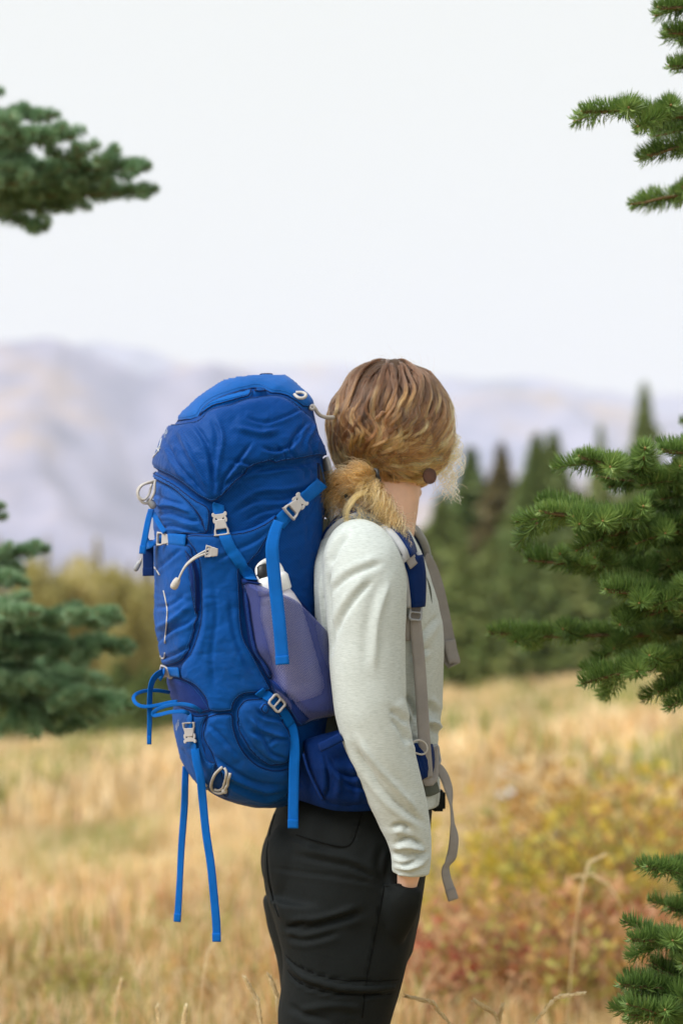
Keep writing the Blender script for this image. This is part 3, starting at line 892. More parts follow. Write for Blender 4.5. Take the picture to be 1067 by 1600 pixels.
def settle_shoots(tree, key):
    """the 300 shoots that show most are pieces of their branch, the rest one mass of the tree"""
    global SHOOTS
    def inset(s):
        c = s[2] @ Vector((0.05, 0, 0)); q = proj((c.x, c.y, c.z))
        d = (1067 - q[0]) if key == 'r' else q[0]
        off = max(0, -q[1], q[1] - 1600)
        return d - off * 3
    SHOOTS.sort(key=inset, reverse=True)
    for b, i, m in SHOOTS[:300]:
        o = bpy.data.objects.new('twig', TW[key][i]); col.objects.link(o)
        o.parent = b; o.matrix_basis = m
    full = [tri_data(me) for me in TW[key]]; thin = [tri_data(me) for me in TWT[key]]
    VV, TT, MM, base = [], [], [], 0
    for s in SHOOTS[300:]:
        V, T, Mi = (full if inset(s) > -50 else thin)[s[1]]
        m = np.array(s[2])
        VV.append(V @ m[:3, :3].T + m[:3, 3]); TT.append(T + base); MM.append(Mi); base += len(V)
    me = mesh_np('small_shoots', np.concatenate(VV), np.concatenate(TT), False)
    for m in TW[key][0].materials: me.materials.append(m)
    me.polygons.foreach_set('material_index', np.concatenate(MM))
    setp(link('small_shoots', me, None, tree), kind='stuff')
    SHOOTS = []

def fir_branch(tree, key, pts, seed, dens=1.0, spread=1.0, thick=0.008, droop=0.0):
    """limb from the trunk to its tip; shoots along both sides lying in a loose fan"""
    g = random.Random(seed)
    P = catmull(np.array([tuple(p) for p in pts]), 10)
    P = resample(P, 0.02)
    n = len(P)
    wob = np.cumsum(rng.normal(size=(n, 3)) * 0.0009, 0); wob -= np.linspace(0, 1, n)[:, None] * wob[-1]
    P = P + wob
    Vp = [Vector(p) for p in P]
    bm = bmesh.new()
    tube_bm(bm, Vp, list(np.linspace(thick, 0.0016, n)), 7)
    L = 0.02 * (n - 1)
    shoots = []
    # leader shoots along the outer limb
    s = L
    first = True
    i = n - 1
    acc = 0.0
    while s > 0.05:
        ln = 0.10
        i0 = max(0, int((s - ln) / 0.02))
        d = Vp[min(i0 + 4, n - 1)] - Vp[i0]
        if d.length > 1e-6 and s > L * 0.12:
            shoots.append((Vp[i0], d.normalized(), ln + 0.004))
        s -= ln * 0.8
    # side branchlets
    dens *= 0.92 if key == 'r' else 0.9
    s = 0.03 + 0.02 * g.random(); side = 1
    while s < L - 0.02:
        i = min(int((L - s) / 0.02), n - 2)
        ax = (Vp[i + 1] - Vp[i]).normalized()
        hor = ax.cross(Vector((0, 0, 1))).normalized() * side
        side = -side
        bl = min(0.07 + 0.34 * s, 0.24) * g.uniform(0.7, 1.15) * spread
        ang = R(g.uniform(38, 58))
        dv = (ax * math.cos(ang) + hor * math.sin(ang) + Vector((0, 0, g.uniform(-0.40, 0.28) - droop))).normalized()
        p = Vp[i]
        q = p + dv * bl + Vector((0, 0, 0.02 * g.random()))
        if bl > 0.1:
            tube_bm(bm, [p, p.lerp(q, 0.5) + Vector((0, 0, -0.004)), q], [0.003, 0.0022, 0.0012], 5)
        k = bl
        while k > 0.02:
            ln = min(0.09, max(0.05, k))
            shoots.append((p + dv * max(0, k - ln), (dv + Vector((0, 0, 0.12))).normalized(), ln))
            k -= ln * 0.85
        m = 0.045; sd = 1
        while m < bl - 0.03:
            a2 = R(g.uniform(40, 60))
            lat = dv.cross(Vector((0, 0, 1))).normalized() * sd; sd = -sd
            d2 = (dv * math.cos(a2) + lat * math.sin(a2) + Vector((0, 0, g.uniform(-0.45, 0.32) - droop))).normalized()
            if g.random() < 0.85 * dens:
                shoots.append((p + dv * m, d2, g.uniform(0.05, 0.085)))
            m += 0.036
        s += 0.036 / dens * g.uniform(0.8, 1.2)
    me = bpy.data.meshes.new('branch'); bm.to_mesh(me); bm.free()
    b = link('branch', me, M['firstem'], tree)
    for p, d, ln in shoots:
        place_twig(b, key, p, d, ln, g)
    return b

def fir(label, tx, ty, top, key, limbs, extra):
    zb = float(gz(tx, ty))
    t = empty('fir_tree', (tx, ty, zb))
    setp(t, label, 'tree', 'firs framing the view')
    bm = bmesh.new()
    hs = np.linspace(-0.1, top - zb, 14)
    tube_bm(bm, [(tx + 0.02 * math.sin(h * 2), ty + 0.015 * math.cos(h * 1.7), zb + h) for h in hs], list(np.linspace(0.055, 0.008, 14)), 10)
    me = bpy.data.meshes.new('trunk'); bm.to_mesh(me); bm.free()
    link('trunk', me, M['bark'], t)
    for k, (pts, dens, spread, droop) in enumerate(limbs):
        fir_branch(t, key, pts, 500 + k + int(tx * 100), dens, spread, 0.008, droop)
    g = random.Random(int(tx * 77))
    for k, (a, h, l) in enumerate(extra):
        d = Vector((math.cos(a), math.sin(a), 0.05))
        p0 = Vector((tx, ty, zb + h))
        fir_branch(t, key, [p0, p0 + d * l * 0.5 + Vector((0, 0, 0.03)), p0 + d * l], 900 + k, 0.55, 1.0)
    settle_shoots(t, key)
    return t

def A(*pts): return [at(*p) for p in pts]
TXR, TYR = at(1330, 900, 0.42).x, 0.42
def rt(py): return (1330, py, 0.42)
fir('green fir reaching in from the right edge of the picture', TXR, TYR, 2.75, 'r', [
    (A(rt(860), (1120, 790, 0.22), (1000, 745, 0.1), (908, 716, 0.02)), 1.1, 0.9, 0.0),
    (A(rt(790), (1180, 740, 0.2), (1100, 715, 0.1), (1036, 706, 0.06)), 1.1, 0.8, 0.0),
    (A(rt(900), (1120, 845, 0.2), (960, 815, 0.05), (851, 801, -0.03)), 1.15, 0.85, 0.05),
    (A(rt(950), (1130, 890, 0.3), (980, 885, 0.22), (825, 876, 0.18)), 1.1, 0.8, 0.1),
    (A(rt(985), (1100, 985, 0.34), (930, 995, 0.28), (767, 990, 0.24)), 1.0, 0.7, 0.1),
    (A(rt(1000), (1150, 960, 0.2), (1030, 930, 0.05), (950, 925, 0.0)), 1.1, 0.9, 0.1),
    (A(rt(1010), (1150, 1020, 0.2), (1020, 1040, 0.1), (912, 1068, 0.05)), 1.0, 0.75, 0.1),
    (A(rt(1020), (1180, 1040, 0.25), (1090, 1060, 0.15), (1030, 1082, 0.1)), 1.1, 0.8, 0.1),
    (A(rt(960), (1200, 930, 0.45), (1080, 950, 0.5), (985, 985, 0.5)), 1.1, 1.0, 0.0),
    (A(rt(900), (1190, 860, 0.4), (1090, 840, 0.42), (1010, 835, 0.45)), 1.1, 1.0, 0.0),
    (A(rt(240), (1150, 195, 0.2), (1020, 178, 0.08), (910, 176, 0.02)), 1.0, 0.62, 0.05),
    (A(rt(265), (1180, 235, 0.2), (1090, 225, 0.12), (1015, 244, 0.08)), 1.0, 0.6, 0.05),
    (A(rt(350), (1180, 320, 0.35), (1080, 305, 0.3), (990, 318, 0.28)), 0.9, 0.55, 0.05),
    (A(rt(60), (1180, 15, 0.2), (1100, 10, 0.1), (1032, 14, 0.06)), 1.0, 0.6, 0.0),
    (A(rt(140), (1180, 90, 0.2), (1110, 60, 0.1), (1044, 52, 0.08)), 1.0, 0.6, 0.0),
    (A(rt(180), (1190, 130, 0.2), (1110, 105, 0.12), (1048, 108, 0.1)), 1.0, 0.6, 0.0),
    (A(rt(1420), (1180, 1395, 0.15), (1080, 1370, 0.0), (1010, 1357, -0.05)), 1.1, 0.7, 0.0),
    (A(rt(1500), (1160, 1485, 0.1), (1060, 1472, -0.05), (985, 1470, -0.1)), 1.1, 0.7, 0.0),
    (A(rt(1570), (1160, 1560, 0.1), (1060, 1546, -0.05), (972, 1541, -0.1)), 1.1, 0.7, 0.0),
    (A(rt(1640), (1180, 1605, 0.1), (1080, 1592, -0.05), (985, 1592, -0.1)), 1.1, 0.8, 0.0),
    (A(rt(1540), (1190, 1500, 0.2), (1110, 1440, 0.1), (1046, 1422, 0.05)), 1.1, 0.8, 0.0),
    (A(rt(1600), (1190, 1570, 0.25), (1110, 1540, 0.2), (1040, 1535, 0.2)), 1.1, 0.9, 0.0)],
    [(R(20), 0.55, 0.6), (R(70), 0.75, 0.6), (R(-40), 0.65, 0.55), (R(10), 1.1, 0.6), (R(60), 1.3, 0.5), (R(-30), 1.4, 0.5), (R(30), 1.75, 0.4), (R(80), 1.9, 0.4), (R(-20), 2.1, 0.3), (R(100), 1.0, 0.5), (R(45), 0.9, 0.55), (R(-60), 1.0, 0.45), (R(5), 1.6, 0.45), (R(120), 1.6, 0.4), (R(60), 2.2, 0.3)])

YL = 1.75
TXL = at(-230, 900, YL).x
def lt(py): return (-230, py, YL)
fir('grey green blurred fir reaching in from the left edge of the picture', TXL, YL, 3.05, 'l', [
    (A(lt(330), (-90, 290, 1.6), (80, 268, 1.4), (232, 264, 1.25)), 1.05, 0.8, 0.0),
    (A(lt(350), (-90, 320, 1.65), (90, 303, 1.45), (243, 300, 1.3)), 1.0, 0.6, 0.0),
    (A(lt(290), (-100, 240, 1.5), (10, 215, 1.3), (114, 216, 1.2)), 1.1, 0.9, 0.0),
    (A(lt(260), (-110, 210, 1.6), (0, 185, 1.55), (88, 182, 1.5)), 1.1, 0.7, 0.0),
    (A(lt(330), (-100, 300, 1.9), (20, 270, 2.0), (120, 262, 2.1)), 1.1, 1.0, 0.0),
    (A(lt(370), (-100, 330, 1.6), (0, 335, 1.5), (70, 360, 1.45)), 1.0, 0.5, 0.05),
    (A(lt(360), (-120, 320, 1.5), (-20, 290, 1.35), (60, 285, 1.3)), 1.1, 0.8, 0.0),
    (A(lt(220), (-130, 170, 1.6), (-50, 145, 1.5), (0, 150, 1.5)), 0.8, 0.5, 0.0),
    (A(lt(1010), (-80, 985, 1.6), (60, 970, 1.5), (188, 972, 1.4)), 1.1, 0.8, 0.0),
    (A(lt(1040), (-80, 1030, 1.7), (70, 1012, 1.6), (210, 1016, 1.5)), 1.05, 0.8, 0.0),
    (A(lt(1080), (-80, 1065, 1.6), (70, 1070, 1.45), (205, 1110, 1.35)), 1.1, 0.9, 0.1),
    (A(lt(1060), (-80, 1040, 1.9), (50, 1045, 1.95), (170, 1070, 2.0)), 1.1, 1.0, 0.1),
    (A(lt(1110), (-100, 1090, 1.6), (10, 1100, 1.5), (80, 1145, 1.45)), 1.1, 0.8, 0.15),
    (A(lt(1100), (-90, 1070, 1.65), (40, 1085, 1.6), (145, 1130, 1.55)), 1.1, 0.9, 0.15),
    (A(lt(930), (-110, 890, 1.6), (-10, 872, 1.5), (75, 862, 1.45)), 0.95, 0.6, 0.0),
    (A(lt(960), (-110, 920, 1.5), (-30, 905, 1.4), (40, 915, 1.35)), 1.1, 0.8, 0.0),
    (A(lt(1000), (-110, 970, 1.4), (-20, 955, 1.25), (60, 960, 1.2)), 1.1, 0.9, 0.0),
    (A(lt(880), (-120, 835, 1.6), (-50, 815, 1.55), (8, 812, 1.5)), 0.9, 0.5, 0.0),
    (A(lt(850), (-130, 810, 1.6), (-60, 795, 1.55), (2, 795, 1.5)), 0.9, 0.45, 0.0)],
    [(R(160), 0.6, 0.7), (R(110), 0.8, 0.7), (R(220), 0.7, 0.7), (R(170), 1.2, 0.6), (R(100), 1.5, 0.6), (R(200), 1.6, 0.5), (R(150), 2.0, 0.5), (R(230), 2.2, 0.4), (R(90), 2.5, 0.35), (R(140), 1.0, 0.6), (R(250), 1.1, 0.5), (R(185), 1.8, 0.5), (R(120), 2.3, 0.4), (R(260), 1.9, 0.45), (R(205), 0.4, 0.7), (R(170), 2.6, 0.3), (R(250), 2.6, 0.3), (R(75), 1.9, 0.4)])

# ================================================================== THE HIKER
TH = R(9)                                   # the hiker faces right and a little away
FW = Vector((math.cos(TH), math.sin(TH), 0)); RT = Vector((math.sin(TH), -math.cos(TH), 0))

def loft_bm(bm, rows, yc, seg=56, n=2.3, cap=True):
    """rows: (pixel row, left edge, right edge, half width across the body in metres[, centre depth])"""
    rows = catmull(np.array([tuple(r) + ((yc,) if len(r) == 4 else ()) for r in rows]), 5)
    p = n / (n - 1)
    rings = []
    for py, xl, xr, b, y0 in rows:
        k = scl(y0); w = (xr - xl) / 2 * k
        s_ = (b * math.sin(TH)) ** p
        a = max(w ** p - s_, (0.2 * w) ** p) ** (1 / p) / math.cos(TH)
        c = at((xl + xr) / 2, py, y0)
        ring = []
        for i in range(seg):
            t = 2 * math.pi * i / seg; ct, st = math.cos(t), math.sin(t)
            f = a * math.copysign(abs(ct) ** (2 / n), ct); s = b * math.copysign(abs(st) ** (2 / n), st)
            ring.append(bm.verts.new(c + FW * f + RT * s))
        rings.append(ring)
    for A_, B_ in zip(rings, rings[1:]):
        for i in range(seg):
            bm.faces.new((A_[i], B_[i], B_[(i + 1) % seg], A_[(i + 1) % seg]))
    if cap:
        bm.faces.new(rings[0]); bm.faces.new(rings[-1][::-1])

def limb_bm(bm, pts, seg=24, per=6, scale=1.0, flat=1.0):
    """pts: (px, py, depth, radius in px)"""
    C = catmull(np.array(pts, float), per)
    P = [at(c[0], c[1], c[2]) for c in C]
    tube_bm(bm, P, [(c[3] * scl(c[2]) * scale, c[3] * scl(c[2]) * scale * flat) for c in C], seg)

def ball_bm(bm, c, rx, ry, rz, yaw=0, tilt=0, sub=3):
    m = Matrix.Translation(c) @ Matrix.Rotation(yaw, 4, 'Z') @ Matrix.Rotation(tilt, 4, 'Y') @ Matrix.Diagonal((rx, ry, rz, 1))
    bmesh.ops.create_icosphere(bm, subdivisions=sub, radius=1, matrix=m)

def remesh(bm, name, voxel, smooth=6):
    bmesh.ops.recalc_face_normals(bm, faces=bm.faces)
    me = bpy.data.meshes.new(name); bm.to_mesh(me); bm.free()
    o = bpy.data.objects.new('tmp', me); col.objects.link(o)
    r = o.modifiers.new('r', 'REMESH'); r.mode = 'VOXEL'; r.voxel_size = voxel
    s = o.modifiers.new('s', 'SMOOTH'); s.iterations = smooth; s.factor = 0.5
    dg = bpy.context.evaluated_depsgraph_get(); dg.update()
    out = bpy.data.meshes.new_from_object(o.evaluated_get(dg))
    bpy.data.objects.remove(o); out.name = name
    out.polygons.foreach_set('use_smooth', np.full(len(out.polygons), True))
    return out

def crumple(me, CR, noise=(0.0015, 45, 3), extra=None, far=0.6):
    """push cloth in and out along its normal; folds are listed where the photograph shows them"""
    V = get_co(me); N = get_no(me); q = proj(V)
    face = np.clip(-N[:, 1] * 1.6 + 0.15, 0, 1)
    h = folds(q[:, 0], q[:, 1], CR) * face
    amp, s, sd_ = noise
    u = V[:, 0] + V[:, 1] * 0.7
    wx = fbm(u * 960 / 120, V[:, 2] * 960 / 120, sd_ + 50, 2)
    h += amp * fbm(u * 960 / s + wx, V[:, 2] * 960 / s * 0.8 + wx, sd_, 3)
    if extra is not None:
        h += extra(q[:, 0], q[:, 1], V, N) * face
    me.vertices.foreach_set('co', (V + N * h[:, None]).astype(np.float32).ravel())
    me.update()

person = empty('person', (0.03, 0.02, 0.0))
setp(person, 'hiker in pale sage long sleeve shirt and black trousers, hand in pocket, looking away', 'person')

TORSO = [(814, 552, 622, .075), (824, 528, 632, .118), (842, 512, 644, .165), (865, 504, 656, .183), (900, 497, 669, .186), (950, 492, 684, .182),
         (1000, 492, 691, .174), (1060, 492, 690, .162), (1110, 494, 687, .154), (1150, 497, 683, .152), (1180, 498, 682, .156), (1215, 494, 686, .164), (1250, 488, 684, .172)]
ARM = [(556, 842, -.115, 40), (562, 866, -.145, 58), (570, 900, -.165, 65), (572, 950, -.178, 63.5), (573, 1000, -.185, 60), (575, 1060, -.19, 58.5), (580, 1110, -.192, 57), (592, 1160, -.19, 53),
       (608, 1210, -.184, 48.5), (624, 1258, -.176, 43), (637, 1300, -.17, 36), (642, 1335, -.166, 31), (641, 1364, -.163, 29)]
FARARM = [(556, 842, .165, 40), (575, 880, .205, 58), (580, 950, .22, 58), (570, 1060, .225, 53), (565, 1150, .22, 48), (575, 1240, .205, 40), (590, 1310, .19, 32), (592, 1350, .185, 28)]
HIPS = [(1236, 452, 676, .165), (1262, 433, 674, .176), (1300, 418, 671, .184), (1345, 409, 666, .188), (1395, 413, 658, .188), (1440, 426, 650, .18), (1480, 440, 642, .165)]
LEG = [(1400, 418, 656, .095, -.055), (1440, 430, 649, .096, -.058), (1500, 442, 635, .094, -.06), (1550, 439, 622, .090, -.06), (1600, 434, 608, .086, -.06), (1680, 440, 590, .078, -.06), (1790, 450, 578, .07, -.06), (1900, 446, 572, .068, -.06), (2050, 456, 556, .058, -.06), (2150, 462, 552, .052, -.06)]
FARLEG = [(1400, 410, 640, .095, .115), (1440, 416, 630, .096, .115), (1500, 432, 620, .094, .115), (1560, 440, 606, .088, .115), (1600, 438, 596, .084, .115), (1680, 440, 580, .078, .115), (1790, 446, 566, .07, .115), (1900, 446, 560, .066, .115), (2050, 452, 552, .058, .115), (2130, 458, 548, .052, .115)]

# ---- body: one continuous figure
HC = at(611, 664, 0.03)                     # middle of the head
HY = R(66)                                  # the head is turned away
HF = Vector((math.cos(HY), math.sin(HY), 0)); HR = Vector((math.sin(HY), -math.cos(HY), 0))
def shrink(rows, k, db=0.012):
    return [(r[0], r[1] + k, r[2] - k, r[3] - db) + tuple(r[4:]) for r in rows]
bm = bmesh.new()
loft_bm(bm, shrink(TORSO, 12), 0.03)
loft_bm(bm, shrink(HIPS, 22, 0.02), 0.03)
loft_bm(bm, shrink(LEG, 12), -.06)
loft_bm(bm, shrink(FARLEG, 12), .115)
limb_bm(bm, ARM[:-3], scale=0.66); limb_bm(bm, [(637, 1300, -.168, 22), (640, 1330, -.163, 21), (641, 1352, -.16, 21)]); limb_bm(bm, FARARM, scale=0.72)
ball_bm(bm, HC + Vector((0, 0, -0.006)), 0.088, 0.072, 0.092, HY)
ball_bm(bm, HC + HF * 0.028 + Vector((0, 0, -0.045)), 0.064, 0.058, 0.078, HY)                # face and jaw
ball_bm(bm, HC + HF * 0.070 + Vector((0, 0, -0.108)), 0.024, 0.026, 0.018, HY)                # chin
ball_bm(bm, HC + HF * 0.098 + Vector((0, 0, -0.038)), 0.016, 0.012, 0.022, HY, R(-20))        # nose
ball_bm(bm, HC + HF * 0.105 + Vector((0, 0, -0.050)), 0.010, 0.014, 0.009, HY)
for sgn in (-1, 1):                                                                           # cheeks, brow, ears
    ball_bm(bm, HC + HF * 0.064 + HR * 0.032 * sgn + Vector((0, 0, -0.045)), 0.024, 0.022, 0.022, HY)
    ball_bm(bm, HC + HF * 0.084 + HR * 0.026 * sgn + Vector((0, 0, 0.000)), 0.010, 0.022, 0.008, HY)
    ball_bm(bm, HC + HR * 0.073 * sgn + HF * -0.002 + Vector((0, 0, -0.038)), 0.018, 0.008, 0.030, HY + 0.35 * sgn)
limb_bm(bm, [(588, 830, .03, 62), (598, 806, .03, 54), (604, 780, .028, 51), (607, 752, .03, 51), (610, 715, .03, 48)], scale=1.0)
# right hand in the pocket: wrist, palm, four fingers, thumb
def hand(bm, wrist, dv, across, outv):
    w = 0.0085
    palm_end = wrist + dv * 0.105
    tube_bm(bm, [wrist + Vector((0, 0.004, 0.035)), wrist, wrist + dv * 0.03, wrist + dv * 0.07, palm_end], [(0.019, 0.019), (0.021, 0.02), (0.017, 0.026), (0.015, 0.032), (0.012, 0.03)], 16)
    for k, ln in enumerate((0.070, 0.080, 0.074, 0.058)):
        b = palm_end + across * (0.027 - 0.018 * k) - dv * 0.006
        j1 = b + dv * ln * 0.45 + outv * -0.006; j2 = j1 + dv * ln * 0.32 + outv * -0.012; j3 = j2 + dv * ln * 0.2 + outv * -0.012
        tube_bm(bm, [b - dv * 0.02, b, j1, j2, j3], [0.009, 0.0088, 0.0082, 0.0075, 0.006], 10)
    b = wrist + dv * 0.025 + across * 0.024
    tube_bm(bm, [b, b + across * 0.018 + dv * 0.022, b + across * 0.028 + dv * 0.05, b + across * 0.030 + dv * 0.072], [0.013, 0.0115, 0.010, 0.007], 10)
dv = Vector((-0.10, 0.62, -0.80)).normalized()
hand(bm, at(641, 1350, -.157), dv, Vector((0.25, 0.92, 0.25)).normalized(), RT)
dv2 = Vector((0.10, -0.22, -0.97)).normalized()
hand(bm, at(590, 1345, .18), dv2, Vector((0.95, -0.25, 0.15)).normalized(), -RT)
body = remesh(bm, 'body', 0.0048, 5)
link('body', body, M['skin'], person)
# eyes and mouth, on the side turned away
for sgn in (-1, 1):
    bm = bmesh.new(); ball_bm(bm, HC + HF * 0.081 + HR * 0.031 * sgn + Vector((0, 0, -0.014)), 0.0115, 0.0115, 0.010, HY, 0, 2)
    me = bpy.data.meshes.new('eye'); bm.to_mesh(me); bm.free(); link('eye', me, M['eyewhite'], person)
bm = bmesh.new(); ball_bm(bm, HC + HF * 0.090 + Vector((0, 0, -0.079)), 0.008, 0.024, 0.008, HY, 0, 2)
me = bpy.data.meshes.new('lips'); bm.to_mesh(me); bm.free(); link('lips', me, M['lips'], person)

# ---- shirt
bm = bmesh.new()
loft_bm(bm, TORSO, 0.03)
limb_bm(bm, ARM, seg=32); limb_bm(bm, [(530, 850, -.09, 30), (521, 885, -.125, 30), (518, 930, -.138, 27), (520, 985, -.14, 26), (530, 1030, -.13, 22), (540, 1060, -.10, 14)]); limb_bm(bm, FARARM, seg=28)
ball_bm(bm, at(556, 868, -.10), 0.055, 0.07, 0.048)
ball_bm(bm, at(560, 868, .16), 0.055, 0.07, 0.048)
shirt = remesh(bm, 'shirt', 0.0036, 7)
SF = [(-7, 7, [(516, 890), (512, 915), (514, 955), (518, 1000), (516, 1030)]),          # sleeve against the back
      (-3, 10, [(585, 905), (560, 930), (535, 965), (522, 1000)]),
      (-2.6, 9, [(600, 880), (570, 890), (540, 905), (515, 930)]),
      (-3.5, 8, [(545, 835), (530, 855), (515, 885)]),
      (2.5, 12, [(610, 905), (590, 970), (585, 1050)]),
      (-3.5, 9, [(636, 1132), (622, 1120), (608, 1108)]),                                # elbow folds
      (-3.5, 9, [(637, 1165), (625, 1140), (610, 1122)]),
      (3, 9, [(560, 1150), (585, 1190), (615, 1225), (655, 1270)]),                      # long fold down the forearm
      (-3.2, 8, [(552, 1165), (580, 1212), (615, 1252), (668, 1290)]),
      (-4.5, 7, [(612, 1292), (628, 1288), (640, 1298)]),
      (-4.5, 6, [(618, 1316), (640, 1310), (662, 1322)]),
      (-4, 6, [(613, 1332), (632, 1338), (655, 1334)]),
      (3.5, 6, [(616, 1324), (640, 1323), (664, 1330)]),
      (-4, 6, [(625, 1352), (645, 1345), (668, 1328)]),
      (3, 6, [(614, 1352), (640, 1356), (664, 1346)]),
      (-3, 8, [(650, 1000), (665, 985), (685, 960)]), (-3, 7, [(640, 1030), (655, 1020), (672, 1012)]),
      (-5, 8, [(634, 1085), (645, 1105), (652, 1125)]), (-6, 8, [(690, 1150), (672, 1140), (655, 1142)]), (5, 8, [(692, 1142), (676, 1128), (662, 1128)]),
      (-5, 8, [(688, 1118), (676, 1108), (664, 1098)]), (-4, 8, [(640, 1150), (655, 1160), (680, 1166)])]
crumple(shirt, [(a * 1.9, w * 0.8, q_) for a, w, q_ in SF], (0.0022, 70, 21))
link('shirt', shirt, M['shirt'], person)

# ---- trousers
bm = bmesh.new()
loft_bm(bm, HIPS, 0.03); loft_bm(bm, LEG, -.06); loft_bm(bm, FARLEG, .115)
ball_bm(bm, at(480, 1350, -.03), 0.072, 0.085, 0.085); ball_bm(bm, at(472, 1345, .10), 0.070, 0.085, 0.085)
limb_bm(bm, [(634, 1383, -.148, 25), (629, 1405, -.145, 29), (619, 1437, -.128, 27), (606, 1468, -.11, 22), (598, 1495, -.09, 16)], flat=0.8)
trou = remesh(bm, 'trousers', 0.0042, 8)
TF = [(-6, 3.0, [(600, 1380), (612, 1380), (630, 1374), (650, 1362), (662, 1350)]),
      (-3.5, 6, [(428, 1270), (417, 1310), (416, 1355), (424, 1400), (436, 1440)]),
      (-2.5, 5, [(450, 1303), (480, 1315), (520, 1325), (550, 1328)]),
      (-2.2, 4, [(455, 1335), (500, 1345), (550, 1355), (600, 1378)]),
      (-2.2, 4, [(420, 1356), (470, 1362), (540, 1372), (598, 1382)]),
      (2.5, 7, [(460, 1325), (510, 1335), (560, 1346), (595, 1370)]),
      (-5, 5, [(446, 1450), (462, 1446), (480, 1440)]), (-4, 7, [(444, 1444), (470, 1452), (520, 1438), (570, 1425)]), (4, 8, [(450, 1436), (500, 1434), (560, 1415)]),
      (-3, 6, [(445, 1462), (480, 1468), (530, 1455)]),
      (-3.2, 2.2, [(444, 1490), (470, 1512), (520, 1529), (570, 1533), (626, 1531)]),     # zip seam of the leg
      (3.0, 6, [(444, 1500), (470, 1523), (520, 1540), (570, 1545), (622, 1543)]),
      (-3.6, 2.2, [(446, 1514), (470, 1538), (520, 1553), (570, 1556), (618, 1554)]),
      (-2.2, 1.6, [(600, 1382), (592, 1420), (582, 1480), (572, 1530), (566, 1600)]),      # side seam
      (-2, 1.6, [(565, 1275), (556, 1300), (548, 1320), (535, 1323)]),                     # back pocket seam
      (-3, 8, [(600, 1320), (592, 1350), (600, 1380)]), (-3, 7, [(612, 1330), (606, 1360), (604, 1378)]),
      (-3, 7, [(450, 1570), (480, 1585), (520, 1595)]), (2.5, 8, [(460, 1580), (520, 1570), (570, 1575)])]
crumple(trou, [(a * 1.5, w, q_) for a, w, q_ in TF], (0.0022, 80, 33))
link('trousers', trou, M['trousers'], person)
# pocket edge lying over the hand
def sheet(name, outline, depth, mat, parent, thick=0.002, step=4.0, CR=(), bulge=0.0, bw=20.0):
    """cloth piece with its own depth: depth(px, py) gives metres behind the hiker's plane"""
    P = resample(catmull(np.array(outline, float), 6, True), step, True)
    V2, T = fill(P, step)
    q = np.array(V2)
    d, _, _ = poly_dist(q[:, 0], q[:, 1], P, True)
    y = np.array([depth(a, b) for a, b in q]) - bulge * (1 - np.exp(-(d / bw) ** 2)) - folds(q[:, 0], q[:, 1], CR)
    k = (D + y) / FPX
    V = np.stack([(q[:, 0] - 533.5) * k, y, H + (HZ - q[:, 1]) * k], -1)
    me = mesh_np(name, V, T); set_uv(me, q / 960)
    o = link(name, me, mat, parent)
    s = o.modifiers.new('thickness', 'SOLIDIFY'); s.thickness = thick; s.offset = 0
    return o

def fill(P, step):
    lo, hi = P.min(0), P.max(0)
    gx, gy = np.meshgrid(np.arange(lo[0], hi[0] + step, step), np.arange(lo[1], hi[1] + step, step * 0.866))
    gx = gx + (np.arange(gx.shape[0]) % 2)[:, None] * step / 2
    gx, gy = gx.ravel(), gy.ravel()
    m = inside(gx, gy, P)
    gx, gy = gx[m], gy[m]
    d, _, _ = poly_dist(gx, gy, P, True)
    m = d > step * 0.62
    pts = [Vector(p) for p in P] + [Vector((a, b)) for a, b in zip(gx[m], gy[m])]
    n = len(P)
    r = delaunay_2d_cdt(pts, [(i, (i + 1) % n) for i in range(n)], [], 1, 1e-4)
    return [(v.x, v.y) for v in r[0]], [tuple(f) for f in r[2]]

TB = BVHTree.FromPolygons([v.co for v in trou.vertices], [tuple(p.vertices) for p in trou.polygons])
CAMO = Vector((0, -D, H))
def trou_depth(px, py):
    dirv = (at(px, py, 0) - CAMO).normalized()
    h = TB.ray_cast(CAMO, dirv)
    return h[0].y if h[0] is not None else -0.03
def pocket_depth(px, py):
    t = min(1, max(0, (1440 - py) / 70))
    return trou_depth(px, py) - 0.002 - 0.030 * t * t * min(1, max(0, (664 - px) / 14)) * min(1, max(0, (px - 600) / 14))
0 and sheet('pocket', [(601, 1380), (612, 1381), (624, 1379), (640, 1372), (655, 1360), (664, 1349), (661, 1368), (655, 1396), (647, 1432), (630, 1462), (606, 1450), (599, 1415)], pocket_depth, M['trousers'], person, 0.0025, 3.0)
# seams of the trousers: zip flap round the thigh, side seam, pocket edges
TB = BVHTree.FromPolygons([v.co for v in trou.vertices], [tuple(p.vertices) for p in trou.polygons])
M['seamblack'] = plain('black_seam', (0.003, 0.0035, 0.0035), 0.8, 0.1)
def on_trousers(pts, step=4.0, lift=0.001):
    out = []
    for a, b in resample(catmull(np.array(pts, float), 8), step):
        h = TB.ray_cast(CAMO, (at(a, b, 0) - CAMO).normalized())
        if h[0] is not None: out.append(h[0] + h[1] * lift)
    A_ = np.array([tuple(v) for v in out])
    for it in range(3): A_[1:-1] = (A_[:-2] + 2 * A_[1:-1] + A_[2:]) / 4
    return [Vector(v) for v in A_]
def trouser_seam(name, pts, rad, mat, lift=0.0004, flat=1.0):
    bm = bmesh.new(); P = on_trousers(pts, 4.0, lift)
    tube_bm(bm, P, (rad) if flat == 1.0 else [(rad, rad * flat)] * len(P), 8)
    me = bpy.data.meshes.new(name); bm.to_mesh(me); bm.free(); link(name, me, M[mat], person)
trouser_seam('zip_seam', [(446, 1491), (470, 1512), (520, 1529), (570, 1533), (622, 1531)], 0.0011, 'seamblack')
